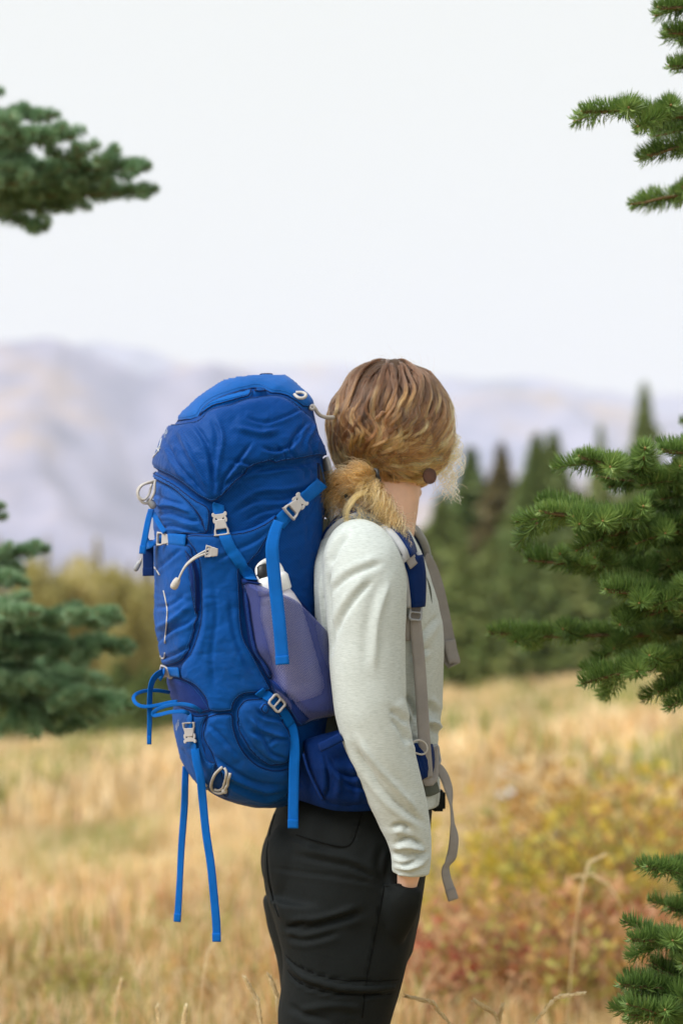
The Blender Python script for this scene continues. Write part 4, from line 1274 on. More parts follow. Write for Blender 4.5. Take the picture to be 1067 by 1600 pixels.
trouser_seam('zip_flap', [(448, 1502), (470, 1523), (520, 1540), (570, 1544), (618, 1542)], 0.0068, 'trousers', -0.0045)
trouser_seam('zip_seam', [(450, 1515), (470, 1537), (520, 1552), (570, 1555), (612, 1553)], 0.0011, 'seamblack')
trouser_seam('side_seam', [(600, 1384), (594, 1420), (583, 1480), (573, 1530), (566, 1590)], 0.0010, 'seamblack')
trouser_seam('pocket_seam', [(565, 1272), (557, 1298), (549, 1318), (536, 1323), (500, 1316), (462, 1304)], 0.0010, 'seamblack')
trouser_seam('pocket_edge', [(600, 1383), (612, 1384), (626, 1383), (640, 1381)], 0.0016, 'trousers')
trouser_seam('back_seam', [(430, 1272), (420, 1310), (418, 1355), (425, 1400), (436, 1432)], 0.0011, 'seamblack')
# black waist tab in front
bm = bmesh.new()
bmesh.ops.create_cube(bm, size=1, matrix=Matrix.Translation(at(676, 1246, 0.02)) @ Matrix.Rotation(TH, 4, 'Z') @ Matrix.Diagonal((0.022, 0.10, 0.034, 1)))
bmesh.ops.bevel(bm, geom=bm.edges[:], offset=0.004, segments=2, affect='EDGES')
me = bpy.data.meshes.new('waistband'); bm.to_mesh(me); bm.free(); link('waistband', me, M['trousers'], person)
# boots, standing on the meadow
for y0, ex in ((-.06, 505), (.115, 502)):
    bm = bmesh.new()
    f0 = at(ex, 2180, y0); f0.z = float(gz(f0.x, y0))
    tube_bm(bm, [f0 + Vector((-0.10, 0, 0.04)), f0 + Vector((-0.06, 0, 0.05)), f0 + Vector((0.02, 0, 0.055)), f0 + Vector((0.11, 0, 0.04)), f0 + Vector((0.17, 0, 0.03))], [(0.03, 0.04), (0.045, 0.05), (0.047, 0.055), (0.05, 0.04), (0.03, 0.026)], 18)
    tube_bm(bm, [f0 + Vector((-0.03, 0, 0.03)), f0 + Vector((-0.04, 0, 0.16))], [0.05, 0.048], 18)
    me = bpy.data.meshes.new('boot'); bm.to_mesh(me); bm.free(); link('boot', me, M['firstem'], person)

# round wooden earring
er = at(671, 744, -0.030)
bm = bmesh.new()
mt = Matrix.Translation(er) @ Matrix.Rotation(R(28), 4, 'Z') @ Matrix.Rotation(R(90), 4, 'X')
bmesh.ops.create_cone(bm, cap_ends=True, segments=40, radius1=0.0128, radius2=0.0128, depth=0.003, matrix=mt)
bmesh.ops.bevel(bm, geom=[e for e in bm.edges if len(e.link_faces) == 2 and any(len(f.verts) > 4 for f in e.link_faces)], offset=0.0008, segments=2, affect='EDGES')
me = bpy.data.meshes.new('earring'); bm.to_mesh(me); bm.free()
eo = link('earring', me, M['wood'])
bm = bmesh.new(); tube_bm(bm, [er + Vector((0, 0.003, 0.012)), er + Vector((-0.001, 0.008, 0.02)), er + Vector((-0.003, 0.012, 0.014))], 0.0008, 6)
me = bpy.data.meshes.new('hook'); bm.to_mesh(me); bm.free()
link('hook', me, M['steel'], eo)
setp(eo, 'round dark brown wooden earring hanging below the hair', 'earring')

# ================================================================== THE BACKPACK
PT = R(14)
PF = np.array([math.cos(PT), math.sin(PT), 0.0]); PR = np.array([math.sin(PT), -math.cos(PT), 0.0])
PYC, PRAT, PN = -0.035, 1.18, 2.9
ROWS = catmull(np.array([
    (588.4, 408, 424), (589.5, 388, 440), (592, 368, 446), (598, 349, 452), (607, 332, 464), (620, 314, 478), (638, 293, 489), (660, 272, 494), (680, 261, 499), (703, 251, 503), (730, 244, 505), (760, 241, 507),
    (800, 242, 508), (850, 242, 506), (890, 243, 504), (930, 244, 503), (965, 244, 504), (1000, 248, 508), (1033, 254, 512), (1065, 261, 514), (1100, 268, 515), (1135, 271, 512), (1167, 277, 506), (1195, 288, 496),
    (1220, 305, 482), (1238, 327, 470), (1250, 356, 458), (1257, 382, 448), (1261, 405, 438), (1262, 416, 430)], float), 8)
_ph = np.linspace(0, 2 * math.pi, 4001)
_cf = np.sign(np.cos(_ph)) * np.abs(np.cos(_ph)) ** (2 / PN); _sf = np.sign(np.sin(_ph)) * np.abs(np.sin(_ph)) ** (2 / PN)
_arc = np.concatenate([[0], np.cumsum(np.hypot(np.diff(_cf), np.diff(_sf) * PRAT))]); _arc /= _arc[-1]
_p = PN / (PN - 1)
PFAC = (math.cos(PT) ** _p + (PRAT * math.sin(PT)) ** _p) ** (1 / _p)
_xn = (_cf * math.cos(PT) + PRAT * _sf * math.sin(PT)) / PFAC          # screen position of each ring angle, -1..1
_iR, _iL = int(np.argmax(_xn)), int(np.argmin(_xn))
_vis = np.arange(_iR, _iL + 1)
def u_of_t(t):
    t = np.asarray(t, float)
    u = np.interp(-t, -_xn[_vis], _arc[_vis])
    u = np.where(t < -1, _arc[_iL] + (-1 - t) * 0.14, u)
    return np.where(t > 1, _arc[_iR] - (t - 1) * 0.14, u)
def S(u, py):
    u = np.mod(u, 1.0)
    cf = np.interp(u, _arc, _cf); sf = np.interp(u, _arc, _sf)
    xl = np.interp(py, ROWS[:, 0], ROWS[:, 1]); xr = np.interp(py, ROWS[:, 0], ROWS[:, 2])
    k = scl(PYC); a = (xr - xl) / 2 * k / PFAC
    C = np.stack([((xl + xr) / 2 - 533.5) * k, np.full(np.shape(py), PYC), H + (HZ - py) * k], -1)
    return C + (a * cf)[..., None] * PF + (a * PRAT * sf)[..., None] * PR, C
def SN(u, py):
    P, C = S(u, py)
    lo = np.clip(py - 1.5, 588.5, 1261.9); hi = np.clip(py + 1.5, 588.5, 1261.9)
    du = S(u + 0.004, py)[0] - S(u - 0.004, py)[0]; dv = S(u, hi)[0] - S(u, lo)[0]
    N = np.cross(du, dv); N /= np.linalg.norm(N, axis=-1)[..., None] + 1e-12
    s = np.sign(np.sum(N * (P - (C + np.array([0, 0, -0.05]) * (py < 640)[..., None])), -1))
    return P, N * s[..., None]
def to_uv(px, py):
    px = np.asarray(px, float); py = np.asarray(py, float)
    row = np.clip(py.copy(), 588.5, 1261.9)
    def tt(r):
        xl = np.interp(r, ROWS[:, 0], ROWS[:, 1]); xr = np.interp(r, ROWS[:, 0], ROWS[:, 2])
        return (xl + xr) / 2, np.maximum((xr - xl) / 2, 1)
    c, w = tt(row); t = (px - c) / w
    for it in range(9):
        tc = np.clip(t, -1, 1)
        P, _ = S(u_of_t(tc), row); q = proj(P)
        row = np.clip(row + 0.8 * (py - q[..., 1]), 588.5, 1261.9)
        c, w = tt(row)
        free = np.abs(t) < 1
        t = np.where(free, np.clip(t + 0.8 * (px - q[..., 0]) / w, -1.0, 1.0), (px - c) / w)
    over = (px - c) / w
    t = np.where((np.abs(over) > 1.02) & (np.abs(t) >= 0.999), over, t)
    return u_of_t(t), row

M['seam'] = plain('dark_blue_piping', (0.001, 0.014, 0.085), 0.6, 0.2)
M['stitch'] = plain('blue_thread', (0.02, 0.13, 0.42), 0.6, 0.2)
pack = empty('backpack', at(400, 1262, PYC))
setp(pack, 'large blue hiking backpack with grey buckles and dangling straps', 'backpack')
PARTS = []           # meshes that straps and cords lie on
def ppart(name, me, mat, parent=None, solid=True, label=None):
    o = link(name, me, mat, pack if parent is None else parent)
    if label: o['label'] = label
    if solid: PARTS.append(me)
    return o

def pack_relief(px, py):
    w = fbm(px / 90, py / 90, 401, 2) * 1.2
    rid = (1 - np.abs(fbm(px / 70 + w * 1.5, py / 38 - w, 407, 2)) * 2.2)
    return 0.0014 * fbm(px / 60 + w, py / 40 + w, 402, 3) - 0.0010 * np.clip(rid - 0.55, 0, 1) / 0.45 * (0.4 + vnoise(px / 60, py / 60, 409)) + 0.0003 * fbm(px / 14 + w, py / 9 + w, 411, 2)

# ---- folds of the fabric, traced where the photograph shows them
CR = []
def cr(amp, wd, pts): CR.append((amp * 1.05, wd * 0.52, [p[:2] for p in pts]))
# top pocket
cr(-5, 7, Z1((215, 400), (270, 520), (340, 610), (410, 690)))
cr(-4.5, 7, Z1((340, 330), (400, 430), (425, 560), (430, 680)))
cr(-5, 7, Z1((450, 690), (470, 600), (540, 500), (600, 420)))
cr(4, 9, Z1((440, 300), (470, 400), (450, 520), (440, 620)))
cr(5, 11, Z1((280, 360), (340, 500), (410, 650)))
cr(-5, 7, Z1((500, 505), (580, 520), (640, 530), (760, 480)))
cr(-6, 6, Z1((450, 660), (510, 590), (590, 545), (640, 530)))
cr(5, 9, Z1((500, 640), (560, 590), (640, 560)))
cr(-5, 6, Z1((640, 440), (720, 460), (800, 420), (830, 350)))
cr(-5, 6, Z1((820, 500), (780, 460), (800, 390), (860, 320)))
cr(-4, 5, Z1((770, 520), (760, 480), (720, 440)))
cr(5, 8, Z1((860, 470), (850, 420), (880, 360), (890, 320)))
cr(-4, 5, Z1((900, 490), (880, 440), (900, 390)))
cr(-3.5, 6, Z1((560, 300), (660, 330), (760, 300), (850, 250)))
cr(4, 10, Z1((520, 350), (640, 380), (740, 360)))
cr(-3.5, 4, Z1((800, 190), (850, 230), (890, 250)))
cr(-3.5, 4, Z1((770, 215), (820, 250), (870, 290)))
# collar under it
cr(-7, 6, Z1((600, 560), (740, 535), (840, 525), (935, 505)))
cr(-5, 7, Z1((500, 770), (620, 700), (760, 690), (880, 640)))
cr(5, 9, Z1((520, 720), (640, 650), (780, 640), (880, 610)))
cr(-4.5, 6, Z1((560, 800), (660, 750), (760, 730)))
cr(-5, 5, Z1((880, 600), (870, 560), (840, 530)))
cr(-4, 5, Z1((920, 570), (890, 540), (880, 515)))
cr(-3, 7, Z1((860, 700), (880, 800), (890, 950)))
cr(-3, 7, Z1((930, 680), (900, 760), (850, 820)))
# front bag
cr(-6, 7, Z1((150, 770), (220, 760), (300, 790), (370, 800)))
cr(5, 9, Z1((150, 720), (240, 720), (330, 760)))
cr(-5, 6, Z1((140, 850), (220, 820), (300, 840), (380, 850)))
cr(-4, 6, Z1((135, 660), (200, 690), (290, 720)))
cr(-4, 9, Z2((150, 220), (230, 200), (290, 150)))
cr(-5, 8, Z2((150, 400), (220, 330), (300, 290), (340, 240)))
cr(5, 12, Z2((150, 320), (230, 280), (320, 200)))
cr(-5, 7, Z2((170, 470), (250, 440), (310, 400)))
cr(-4, 8, Z1((150, 1040), (220, 980), (280, 930)))
# side wing
cr(-2.5, 10, Z2((420, 60), (440, 250), (420, 450), (440, 640)))
cr(-2.5, 9, Z2((500, 150), (520, 330), (570, 470), (640, 570)))
cr(3, 14, Z2((390, 120), (390, 320), (350, 480)))
cr(-3, 8, Z1((420, 1000), (520, 940), (640, 880), (700, 810)))
# round side pocket and bottom
cr(-6, 7, Z2((540, 760), (580, 840), (640, 920), (740, 990)))
cr(-6, 7, Z2((620, 700), (660, 740), (740, 760), (790, 800)))
cr(6, 9, Z2((590, 740), (640, 800), (720, 830), (790, 850)))
cr(-6, 7, Z2((590, 810), (660, 850), (700, 920), (790, 950)))
cr(-5, 6, Z2((680, 880), (720, 850), (790, 860)))
cr(-6, 8, Z3((420, 110), (520, 190), (640, 250), (760, 260)))
cr(-5, 7, Z3((480, 240), (580, 290), (680, 320), (770, 300)))
cr(5, 9, Z3((430, 160), (540, 230), (660, 280), (760, 280)))
cr(-4, 6, Z3((560, 340), (660, 350), (760, 330), (790, 290)))
cr(-4, 8, Z3((270, 80), (320, 180), (380, 250)))
cr(-4, 8, Z2((400, 780), (470, 850), (560, 960)))
# hip side
def build_base():
    nu = 190
    rows = ROWS[::1, 0]
    rows = np.concatenate([[588.6], resample(ROWS[:, [0, 1]], 3.2)[:, 0]])
    rows = np.unique(np.clip(rows, 588.6, 1261.8))
    uu = np.arange(nu) / nu
    U, Pp = np.meshgrid(uu, rows)
    P, N = SN(U, Pp)
    q = proj(P)
    face = np.clip(-N[..., 1] * 1.5 + 0.2, 0, 1)
    h = (folds(q[..., 0], q[..., 1], CR) * 0.9) * face + pack_relief(q[..., 0] + P[..., 1] * 700, q[..., 1])
    V = (P + N * h[..., None]).reshape(-1, 3)
    n = nu; i, j = np.meshgrid(np.arange(len(rows) - 1), np.arange(nu), indexing='ij')
    a = (i * n + j).ravel(); b = (i * n + (j + 1) % n).ravel()
    F = [tuple(x) for x in np.stack([a, a + n, b + n, b], -1)]
    F.append(tuple(range(nu))); F.append(tuple(range((len(rows) - 1) * nu, len(rows) * nu))[::-1])
    me = mesh_np('main_body', V, F)
    per = 0.95
    set_uv(me, np.stack([U.ravel() * per, Pp.ravel() / 960], -1))
    return me
ppart('main_body', build_base(), M['navy'])

def patch(name, outline, mat, h=0.004, lift=0.0, ew=6.0, step=3.0, gain=1.0, smooth=True, bulge=None, solid=True, label=None, parent=None, sink=0.0018, shell=0.0, seam=True):
    """a sewn fabric piece on the pack: outline in photograph pixels, seam sunk at its edge"""
    P = np.array([p[:2] for p in outline], float)
    if smooth: P = catmull(P, 6, True)
    P = resample(P, step, True)
    V2, T = fill(P, step)
    q = np.array(V2)
    d, _, _ = poly_dist(q[:, 0], q[:, 1], P, True)
    u, row = to_uv(q[:, 0], q[:, 1])
    B, N = SN(u, row)
    e = 1 - np.exp(-(d / ew) ** 1.6)
    off = lift - sink + (h + sink) * e + (folds(q[:, 0], q[:, 1], CR) * gain) * np.clip(d / 5, 0.15, 1) + pack_relief(q[:, 0], q[:, 1]) * 0.9
    if bulge is not None:
        off = off + bulge(q[:, 0], q[:, 1]) * np.clip(d / 14, 0, 1)
    V = B + N * off[:, None]
    T = np.array(T)
    nn = np.cross(V[T[:, 1]] - V[T[:, 0]], V[T[:, 2]] - V[T[:, 0]])
    flip = np.sum(nn * N[T[:, 0]], 1) < 0
    T[flip] = T[flip][:, ::-1]
    me = mesh_np(name, V, T)
    set_uv(me, q / 960)
    o = ppart(name, me, mat, parent, solid, label)
    if seam:
        for nm, ins, rad, mt, extra in (('seam', 0.0, 0.0009, 'seam', 0.0004), ('stitching', 4.2, 0.00042, 'stitch', 0.0003)):
            c = P.mean(0)
            tg = np.roll(P, -1, 0) - np.roll(P, 1, 0); nn_ = np.stack([-tg[:, 1], tg[:, 0]], -1); nn_ /= np.linalg.norm(nn_, axis=1)[:, None] + 1e-9
            ar = 0.5 * np.sum(P[:, 0] * np.roll(P[:, 1], -1) - np.roll(P[:, 0], -1) * P[:, 1])
            Q = P + nn_ * ins * (1 if ar > 0 else -1)
            tr = BVHTree.FromPolygons([Vector(v) for v in V], [tuple(t) for t in T])
            u2, r2 = to_uv(Q[:, 0], Q[:, 1]); B2, N2 = SN(u2, r2)
            pts3 = [tr.find_nearest(Vector(b + n_ * max(h, 0.003)))[0] + Vector(n_) * (rad * 0.4 + extra) for b, n_ in zip(B2, N2)]
            bm = bmesh.new()
            if ins == 0.0:
                tube_bm(bm, pts3 + pts3[:2], rad, 6, False)
            else:
                for i in range(0, len(pts3) - 1):
                    a_, b_ = pts3[i], pts3[i].lerp(pts3[i + 1], 0.62)
                    tube_bm(bm, [a_, b_], rad, 4)
            m2 = bpy.data.meshes.new(nm); bm.to_mesh(m2); bm.free()
            link(nm, m2, M[mt], o)
    if shell:
        s = o.modifiers.new('thickness', 'SOLIDIFY'); s.thickness = shell; s.offset = -1
    return o, P

# ---- sewn pieces, lowest first
LID_EDGE = Z1((205, 322), (280, 314), (350, 298), (385, 262), (430, 240), (500, 224), (560, 200), (650, 184), (740, 180), (800, 204), (868, 262))
patch('front_bag', Z1((100, 560), (140, 580), (250, 640), (330, 720), (375, 800), (395, 862), (290, 868), (110, 880)), M['blue'], 0.006)
patch('front_panel', Z1((100, 900), (290, 900), (330, 960), (352, 1060)) + Z2((356, 100), (352, 280), (312, 420), (270, 490), (160, 505), (125, 380), (105, 200), (100, 0)), M['blue'], 0.007)
patch('front_mesh_strip', Z1((285, 925), (320, 960), (345, 1030)) + Z2((354, 100), (350, 240), (332, 255), (310, 130), (296, 20)), M['meshblue'], 0.0085, ew=3)
patch('lower_mesh_panel', Z2((150, 545), (275, 560), (335, 598), (385, 660), (412, 724), (330, 736), (215, 690), (180, 640)), M['meshblue'], 0.004)
patch('bottom_front', Z2((175, 700), (230, 705), (330, 742), (395, 742), (372, 800), (368, 880), (400, 965)) + Z3((440, 160), (400, 300), (330, 300), (220, 170), (190, 60)), M['blue'], 0.004)
patch('bottom_panel', Z2((400, 738), (515, 728), (532, 810), (572, 905), (640, 975), (720, 1003), (800, 1000)) + Z3((800, 280), (780, 330), (700, 372), (620, 374), (520, 350), (440, 320), (480, 300), (410, 130), (366, 40)) + Z2((374, 800),), M['blue'], 0.007)
patch('side_wing', Z1((292, 866), (420, 856), (560, 842), (650, 808), (735, 760), (705, 850), (650, 950), (600, 1010), (565, 1060)) + Z2((552, 30), (556, 150), (562, 270), (575, 360), (612, 432), (652, 505), (690, 575), (706, 622), (652, 640), (565, 650), (530, 688), (516, 727), (410, 727), (382, 660), (334, 600), (272, 562), (272, 488), (312, 424), (348, 300), (358, 160), (352, 20)) + Z1((335, 955),), M['blue'], 0.0095, ew=4)
patch('side_pocket', Z2((516, 735), (530, 686), (570, 648), (650, 638), (705, 622), (760, 730), (812, 840), (812, 960), (730, 1003), (640, 975), (572, 905), (530, 815)), M['blue'], 0.013, ew=10)
patch('pocket_tab', Z2((628, 700), (660, 668), (690, 690), (684, 735), (650, 738)), M['blue'], 0.019, ew=3, smooth=True)
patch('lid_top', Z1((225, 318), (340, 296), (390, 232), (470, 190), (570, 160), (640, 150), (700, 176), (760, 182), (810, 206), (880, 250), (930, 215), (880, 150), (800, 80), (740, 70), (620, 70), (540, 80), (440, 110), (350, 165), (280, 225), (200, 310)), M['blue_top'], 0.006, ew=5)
patch('lid_zip_strip', Z1((340, 292), (388, 228), (470, 186), (572, 156), (610, 150), (604, 190), (560, 205), (480, 228), (420, 244), (380, 270)), M['web'], 0.0055, ew=2, smooth=True)
patch('zip_garage', Z1((606, 178), (618, 156), (645, 149), (672, 156), (688, 176), (650, 188)), M['blue'], 0.010, ew=3)
patch('lid_pocket', LID_EDGE + Z1((905, 300), (940, 380), (968, 440), (965, 490), (900, 500), (830, 515), (740, 525), (650, 538), (600, 560), (540, 612), (490, 672), (446, 712), (400, 716), (330, 672), (240, 602), (120, 535), (140, 440), (180, 360)), M['navy'], 0.013, ew=7, gain=1.1)
patch('lid_yoke', Z1((105, 548), (150, 560), (245, 612), (335, 682), (405, 728), (414, 790), (402, 856), (376, 850), (352, 780), (292, 702), (222, 642), (140, 600), (100, 592)), M['blue'], 0.0075, ew=3)
# pale reinforcing edge beside the frame
patch('frame_edge', Z(420, 690, 7.62, [(560, 250), (600, 235), (640, 400), (670, 560), (660, 600), (610, 590), (575, 470)]), M['black'], 0.006, ew=2, smooth=False)

# ---- bottle in its mesh pocket
ba, bb = np.array(S(*[np.array(v) for v in to_uv([421.0], [900.0])])[0][0]), np.array(S(*[np.array(v) for v in to_uv([470.0], [1082.0])])[0][0])
pn = SN(*[np.array(v) for v in to_uv([455.0], [1010.0])])[1][0]
ba, bb = Vector(ba + pn * 0.006), Vector(bb + pn * 0.012)
ax = (ba - bb).normalized()
bot = empty('water_bottle', bb); setp(bot, 'pale bottle with white cap tucked in the mesh side pocket', 'bottle')
bm = bmesh.new()
Lb = (ba - bb).length
tube_bm(bm, [bb + ax * t for t in (-0.008, 0.0, 0.012, Lb * 0.5, Lb - 0.055, Lb - 0.035, Lb - 0.022)], [0.026, 0.032, 0.034, 0.034, 0.033, 0.027, 0.021], 40)
me = bpy.data.meshes.new('bottle_body'); bm.to_mesh(me); bm.free(); link('bottle_body', me, M['bottle'], bot)
bm = bmesh.new(); tube_bm(bm, [ba - ax * 0.026, ba - ax * 0.024, ba - ax * 0.004, ba + ax * 0.001], [0.0245, 0.026, 0.026, 0.0225], 40)
me = bpy.data.meshes.new('cap'); bm.to_mesh(me); bm.free(); cap = link('cap', me, M['white'], bot)
bm = bmesh.new()
sd_ = ax.cross(Vector(pn)).normalized()
loop = [ba - sd_ * 0.020 - ax * 0.004 + Vector(pn) * 0.004, ba - sd_ * 0.018 + ax * 0.016, ba + ax * 0.024, ba + sd_ * 0.016 + ax * 0.014, ba + sd_ * 0.020 - ax * 0.004]
tube_bm(bm, [Vector(p) for p in catmull(np.array([tuple(p) for p in loop]), 6)], 0.0042, 10)
me = bpy.data.meshes.new('carry_loop'); bm.to_mesh(me); bm.free(); link('carry_loop', me, M['white'], cap)

bm = bmesh.new(); tube_bm(bm, [ba - ax * 0.003 - sd_ * 0.012, ba + ax * 0.006 - sd_ * 0.012, ba + ax * 0.018 - sd_ * 0.010, ba + ax * 0.021 - sd_ * 0.010], [0.012, 0.0125, 0.010, 0.006], 20)
me = bpy.data.meshes.new('spout'); bm.to_mesh(me); bm.free(); link('spout', me, M['black'], cap)

def pocket_bulge(px, py):
    a, b = np.array([424.0, 922.0]), np.array([474.0, 1095.0])
    t = np.clip(((px - a[0]) * (b - a)[0] + (py - a[1]) * (b - a)[1]) / ((b - a) @ (b - a)), 0, 1.0)
    d = np.hypot(px - a[0] - t * (b - a)[0], py - a[1] - t * (b - a)[1])
    return 0.043 * np.sqrt(np.clip(1 - (d / 66.0) ** 2, 0, 1)) * np.clip((1135 - py) / 30, 0, 1)
MP = Z2((558, 78), (625, 86), (692, 104), (790, 150), (852, 220), (922, 325), (975, 420), (1010, 520), (1030, 640), (1030, 745), (905, 778), (845, 802), (760, 690), (704, 622), (680, 520), (612, 432), (588, 300), (570, 170))
mpo, mpP = patch('mesh_pocket', MP, M['pocketmesh'], 0.006, ew=8, bulge=pocket_bulge, sink=0.001)
patch('pocket_hem', Z2((556, 74), (625, 80), (695, 98), (795, 145), (856, 215), (925, 322), (912, 338), (842, 240), (785, 172), (690, 128), (620, 112), (562, 106)), M['meshblue'], 0.007, lift=0.003, ew=3, bulge=lambda a, b: pocket_bulge(a, b) * 1.0 + 0.004)
patch('pocket_side_band', Z2((700, 560), (760, 600), (850, 720), (900, 745), (870, 770), (830, 795), (770, 690), (712, 622), (688, 560)), M['meshblue'], 0.009, lift=0.004, ew=4, bulge=lambda a, b: pocket_bulge(a, b) + 0.003)
patch('pocket_front_band', Z2((566, 110), (590, 160), (610, 300), (640, 430), (700, 530), (690, 570), (640, 490), (600, 420), (578, 300), (562, 170)), M['meshblue'], 0.009, lift=0.002, ew=4, bulge=lambda a, b: pocket_bulge(a, b) * 0.9)

# ---- things lying on the surface
def surf_bvh():
    V, F, o = [], [], 0
    for me in PARTS:
        V += [v.co.copy() for v in me.vertices]; F += [tuple(o + i for i in p.vertices) for p in me.polygons]; o += len(me.vertices)
    return BVHTree.FromPolygons(V, F)
PB = surf_bvh()
def hit(px, py):
    dv = (at(px, py, 0) - CAMO).normalized()
    r = PB.ray_cast(CAMO, dv)
    if r[0] is None: return None, None
    n = r[1]
    if n.dot(dv) > 0: n = -n
    return r[0], n

def path3(ctrl, step=3.0, off=0.002, sm=3):
    """ctrl: (px, py) on the pack, or (px, py, depth) hanging free"""
    c3 = []
    for c in ctrl:
        if len(c) == 2:
            p, n = hit(*c)
            c3.append((c[0], c[1], p.y if p is not None else PYC, 1.0 if p is not None else 0.0))
        else:
            c3.append((c[0], c[1], c[2], 0.0))
    Q = resample(catmull(np.array(c3), 8), step)
    P, N = [], []
    for px, py, y, k in Q:
        n = Vector((-0.15, -1, 0.1)).normalized(); p = at(px, py, y)
        if k > 0.985:
            h, hn = hit(px, py)
            if h is not None: p, n = h, hn
        P.append(p); N.append(n)
    P = np.array([tuple(p) for p in P]); N = np.array([tuple(n) for n in N])
    for it in range(sm):
        N[1:-1] = (N[:-2] + N[1:-1] * 2 + N[2:]) / 4
        if it < 2: P[1:-1] = (P[:-2] + P[1:-1] * 2 + P[2:]) / 4
    N /= np.linalg.norm(N, axis=1)[:, None]
    return P + N * off, N

def ribbon(name, P, N, width, mat, parent=None, thick=0.0014, twist=None, taper=None, solid=False, label=None, uvs=1.0):
    P = np.asarray(P, float); N = np.asarray(N, float); n = len(P)
    T = np.gradient(P, axis=0); T /= np.linalg.norm(T, axis=1)[:, None] + 1e-12
    Sd = np.cross(T, N); Sd /= np.linalg.norm(Sd, axis=1)[:, None] + 1e-12
    Nn = np.cross(Sd, T)
    if twist is not None:
        a = np.interp(np.linspace(0, 1, n), *zip(*twist))
        Sd, Nn = Sd * np.cos(a)[:, None] + Nn * np.sin(a)[:, None], Nn * np.cos(a)[:, None] - Sd * np.sin(a)[:, None]
    w = width / 2 * (np.interp(np.linspace(0, 1, n), *zip(*taper)) if taper else np.ones(n))
    prof = [(-1, -0.2), (-0.97, 0.5), (-0.5, 0.62), (0, 0.66), (0.5, 0.62), (0.97, 0.5), (1, -0.2), (0.97, -0.5), (0, -0.5), (-0.97, -0.5)]
    m = len(prof)
    V = np.zeros((n, m, 3))
    for k, (a, b) in enumerate(prof):
        V[:, k] = P + Sd * (w * a)[:, None] + Nn * (thick * b)
    F = []
    for i in range(n - 1):
        for k in range(m):
            F.append((i * m + k, i * m + (k + 1) % m, (i + 1) * m + (k + 1) % m, (i + 1) * m + k))
    F.append(tuple(range(m))[::-1]); F.append(tuple(range((n - 1) * m, n * m)))
    me = mesh_np(name, V.reshape(-1, 3), F)
    bm = bmesh.new(); bm.from_mesh(me); bmesh.ops.recalc_face_normals(bm, faces=bm.faces); bm.to_mesh(me); bm.free()
    ln = np.concatenate([[0], np.cumsum(np.linalg.norm(np.diff(P, axis=0), axis=1))])
    set_uv(me, np.stack([np.repeat(ln, m), np.tile([p[0] for p in prof], n) * np.repeat(w, m)], -1))
    o = ppart(name, me, mat, parent, solid, label)
    return o

def stitched_end(parent, P, N, width, mat, L=0.013):
    """folded and sewn end of a webbing strap"""
    P = np.asarray(P); N = np.asarray(N)
    d = (P[-1] - P[-4]); d /= np.linalg.norm(d)
    pts = np.array([P[-1] - d * L * (1 - t) for t in np.linspace(0, 1, 6)])
    nn = np.repeat(N[-1:], 6, 0)
    ribbon('folded_end', pts + nn * 0.0014, nn, width * 1.04, mat, parent, 0.0022)

def strap(ctrl, width_px, mat='web', off=0.0022, end=True, name='strap', twist=None, taper=None, thick=0.0014, label=None):
    P, N = path3(ctrl, off=off)
    w = width_px / 960
    o = ribbon(name, P, N, w, M[mat], None, thick, twist, taper, label=label)
    if end: stitched_end(o, P, N, w, M[mat])
    return o

def cord(name, ctrl, rad, mat, parent=None, off=0.001, step=2.5):
    P, N = path3(ctrl, step=step, off=off + rad, sm=2)
    bm = bmesh.new(); tube_bm(bm, [Vector(p) for p in P], rad, 8)
    me = bpy.data.meshes.new(name); bm.to_mesh(me); bm.free()
    return ppart(name, me, M[mat], parent, False)

def plate(outer, holes, thick, bev, inset=True):
    """moulded plastic piece: outline and holes in mm, rounded edges"""
    cu = bpy.data.curves.new('p', 'CURVE'); cu.dimensions = '2D'; cu.fill_mode = 'BOTH'
    cu.extrude = max(thick / 2 - bev, 0.0001) * 0.001; cu.bevel_depth = bev * 0.001; cu.bevel_resolution = 2; cu.offset = -bev * 0.001 if inset else 0
    for pts in [outer] + holes:
        P = resample(catmull(np.array(pts, float), 6, True), 0.7, True)
        s = cu.splines.new('POLY'); s.points.add(len(P) - 1); s.use_cyclic_u = True
        s.points.foreach_set('co', np.concatenate([P * 0.001, np.zeros((len(P), 1)), np.ones((len(P), 1))], 1).astype(np.float32).ravel())
    o = bpy.data.objects.new('tmp', cu); col.objects.link(o)
    dg = bpy.context.evaluated_depsgraph_get(); dg.update()
    me = bpy.data.meshes.new_from_object(o.evaluated_get(dg))
    bpy.data.objects.remove(o); bpy.data.curves.remove(cu)
    return me
def rrect(x0, y0, x1, y1, r=1.6):
    return [(x0 + r, y0), ((x0 + x1) / 2, y0), (x1 - r, y0), (x1, y0 + r), (x1, (y0 + y1) / 2), (x1, y1 - r), (x1 - r, y1), ((x0 + x1) / 2, y1), (x0 + r, y1), (x0, y1 - r), (x0, (y0 + y1) / 2), (x0, y0 + r)]
def mir(p): return p + [(x, -y) for x, y in p[::-1]]
BK_F = plate(mir([(-20, -11.5), (-17, -12.4), (-11, -11.8), (-6, -10), (-2, -9.4), (3, -8.2), (6, -6.5)]), [rrect(-17.6, -9, -9.5, 9)], 7, 1.3)
BK_M = plate([(2, -3), (8, -4), (10.5, -8), (13, -11.5), (17, -11.5), (17.6, -9.2), (15.2, -7), (14.8, 0), (15.2, 7), (17.6, 9.2), (17, 11.5), (13, 11.5), (10.5, 8), (8, 4), (2, 3)], [], 4.4, 0.7, False)
BK_P = plate([(2, -10.6), (6, -11.2), (9.6, -10), (10, -8.2), (6, -7.6), (2, -7.8)], [], 4.6, 0.6, False)
